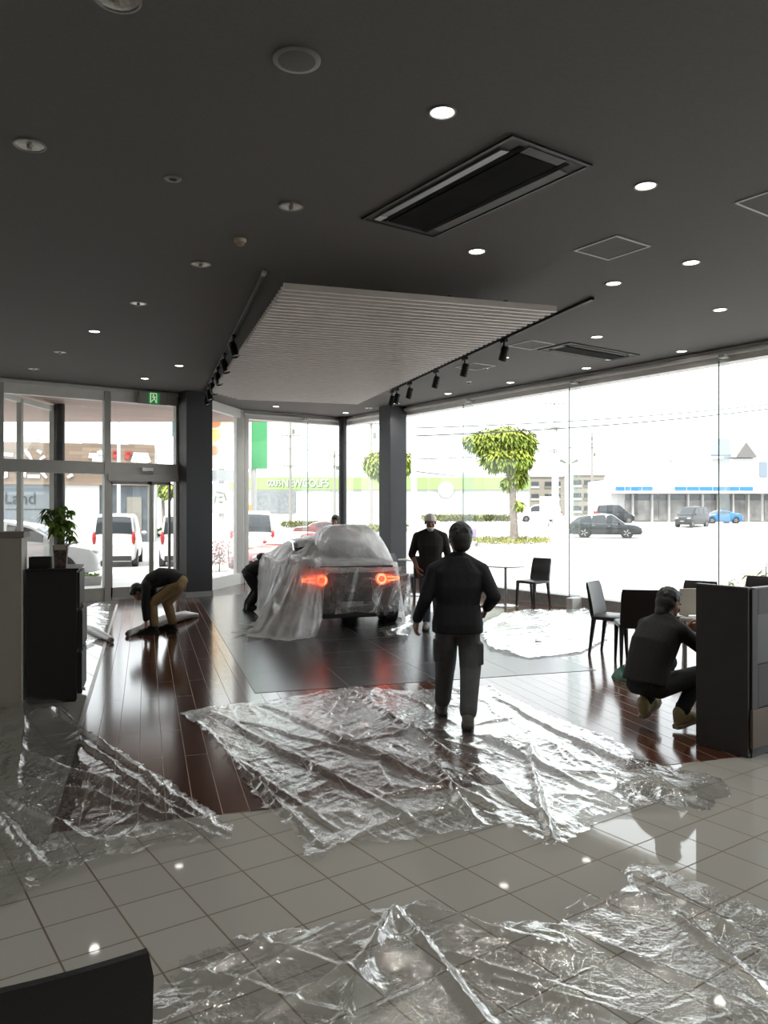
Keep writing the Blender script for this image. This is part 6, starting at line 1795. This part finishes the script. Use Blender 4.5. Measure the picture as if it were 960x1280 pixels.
# flags by the tree
def flag(px, Y, lab, m_, w_, h_):
    p_ = og(px, Y); p_.z += 0.14
    t = thing('banner_stand', lab, 'banner', p_, RZCAM)
    MB().lathe([(0.22, 0), (0.22, 0.04), (0.05, 0.12)], n=14).build('base', M_offw, t, world=False)
    MB().cyl((-w_ / 2, 0, 0.05), (-w_ / 2, 0, h_ + .3), .02, n=8).build('pole', M_offw, t, world=False)
    MB().grid([[Vector((-w_ / 2 + w_ * i / 6, .03 * math.sin(i + k), .3 + h_ * k / 6)) for i in range(7)] for k in range(7)]).build('cloth', m_, t, world=False, smooth=60, solid=.01)
flag(592, 41, 'small white and violet banner near the tree, left edge of the grass island', mat('banner_violet', (0.26, 0.2, 0.32), 0.7, noise=0.5, nscale=3), 0.3, 0.5)
flag(620, 40.6, 'small white banner on the grass island left of the tree trunk', M_w, 0.45, 0.3)
flag(663, 40.4, 'small white banner on the grass island right of the tree trunk', M_w, 0.3, 0.3)
# planters outside the doors
bp = og(103, 22.6)
t = thing('round_planter', 'round blue-grey planter ball outside by the black drawer cabinet edge', 'planter', bp, 0)
MB().lathe([(.08, 0), (.13, .03), (.17, .12), (.172, .2), (.15, .28), (.12, .31), (.10, .31), (.10, .27), (.001, .26)], n=28).build('pot', mat('blue_grey_pot', (0.075, 0.08, 0.095), 0.5, noise=0.1), t, world=False, smooth=50)
lf = MB(); rn = random.Random(2)
for k in range(14):
    an = rn.uniform(0, 6.28)
    leaf(lf, (0, 0, .27), (math.cos(an) * .5, math.sin(an) * .5, 1), rn.uniform(.12, .26), .03, .3)
lf.build('foliage', M_leafy, t, world=False)
def planter(px, Y, w_, lab, h_=.22, ph=.14, n=60):
    p_ = og(px, Y)
    t = thing('planter_box', lab, 'planter', p_, 0)
    MB().box((0, 0, h_ / 2), (w_, w_ * .6, h_), None, (1.06, 1.06)).build('box', M_offw, t, world=False, bevel=.01)
    lf = MB(); rn = random.Random(int(px))
    for k in range(n):
        leaf(lf, (rn.uniform(-.45, .45) * w_, rn.uniform(-.28, .28) * w_, h_), (rn.uniform(-.8, .8), rn.uniform(-.8, .8), 1), ph * rn.uniform(.6, 1.4), .022, .4)
    lf.build('foliage', M_leafg, t, world=False)
planter(111, 19.6, .52, 'pale planter box with low greenery outside the entrance glass')
planter(270, 17.95, .16, 'small pale planter outside, tight against the dark entrance column', .16, .16, 30)
planter(284, 18.6, .18, 'small pale planter outside by the white window post', .12, .12, 30)
# red-leaved shrub
p_ = og(274, 24)
t = thing('red_shrub', 'red-leaved shrub outside between the dark entrance column and the white window post', 'shrub', p_, 0)
lf = MB(); rn = random.Random(8)
for k in range(420):
    an = rn.uniform(0, 6.28); r_ = rn.uniform(0, .45) ; z = rn.uniform(.25, .95)
    leaf(lf, (math.cos(an) * r_, math.sin(an) * r_, z), (math.cos(an), math.sin(an), rn.uniform(-.3, .6)), rn.uniform(.08, .16), .03, .4)
lf.build('foliage', mat('red_leaf', (0.20, 0.05, 0.05), 0.6, noise=0.3), t, world=False)
MB().tube([(0, 0, 0), (.03, 0, .4), (-.02, .02, .8)], [.03, .02, .01], 8).build('stem', M_stem, t, world=False)
# plant by the right window
for px, Y, tip, lab, sd in ((912, 12.6, 724, 'low yellow-green plant outside the window just left above the dark counter', 3), (938, 12.4, 716, 'yellow-leaved plant outside the window above the dark counter', 5), (958, 12.2, 704, 'taller green plant outside the window at the right edge', 7)):
    p_ = at(px, Y); p_.z = ZG; H_ = zat(tip, Y) - ZG
    t = thing('window_plant', lab, 'plant', p_, 0)
    sm = MB().tube([(0, 0, 0), (.02, .01, H_ * .5), (-.01, .0, H_ * .96)], [.02, .014, .006], 8); sm.build('stem', M_stem, t, world=False)
    lf = MB(); rn = random.Random(sd)
    for k in range(26):
        an = rn.uniform(0, 6.28); z = H_ * rn.uniform(.55, .97)
        leaf(lf, (0, 0, z), (math.cos(an), math.sin(an), rn.uniform(-.1, .7)), rn.uniform(.14, .26), .03, .5)
    lf.build('foliage', M_tl2 if sd == 5 else M_tl1, t, world=False)
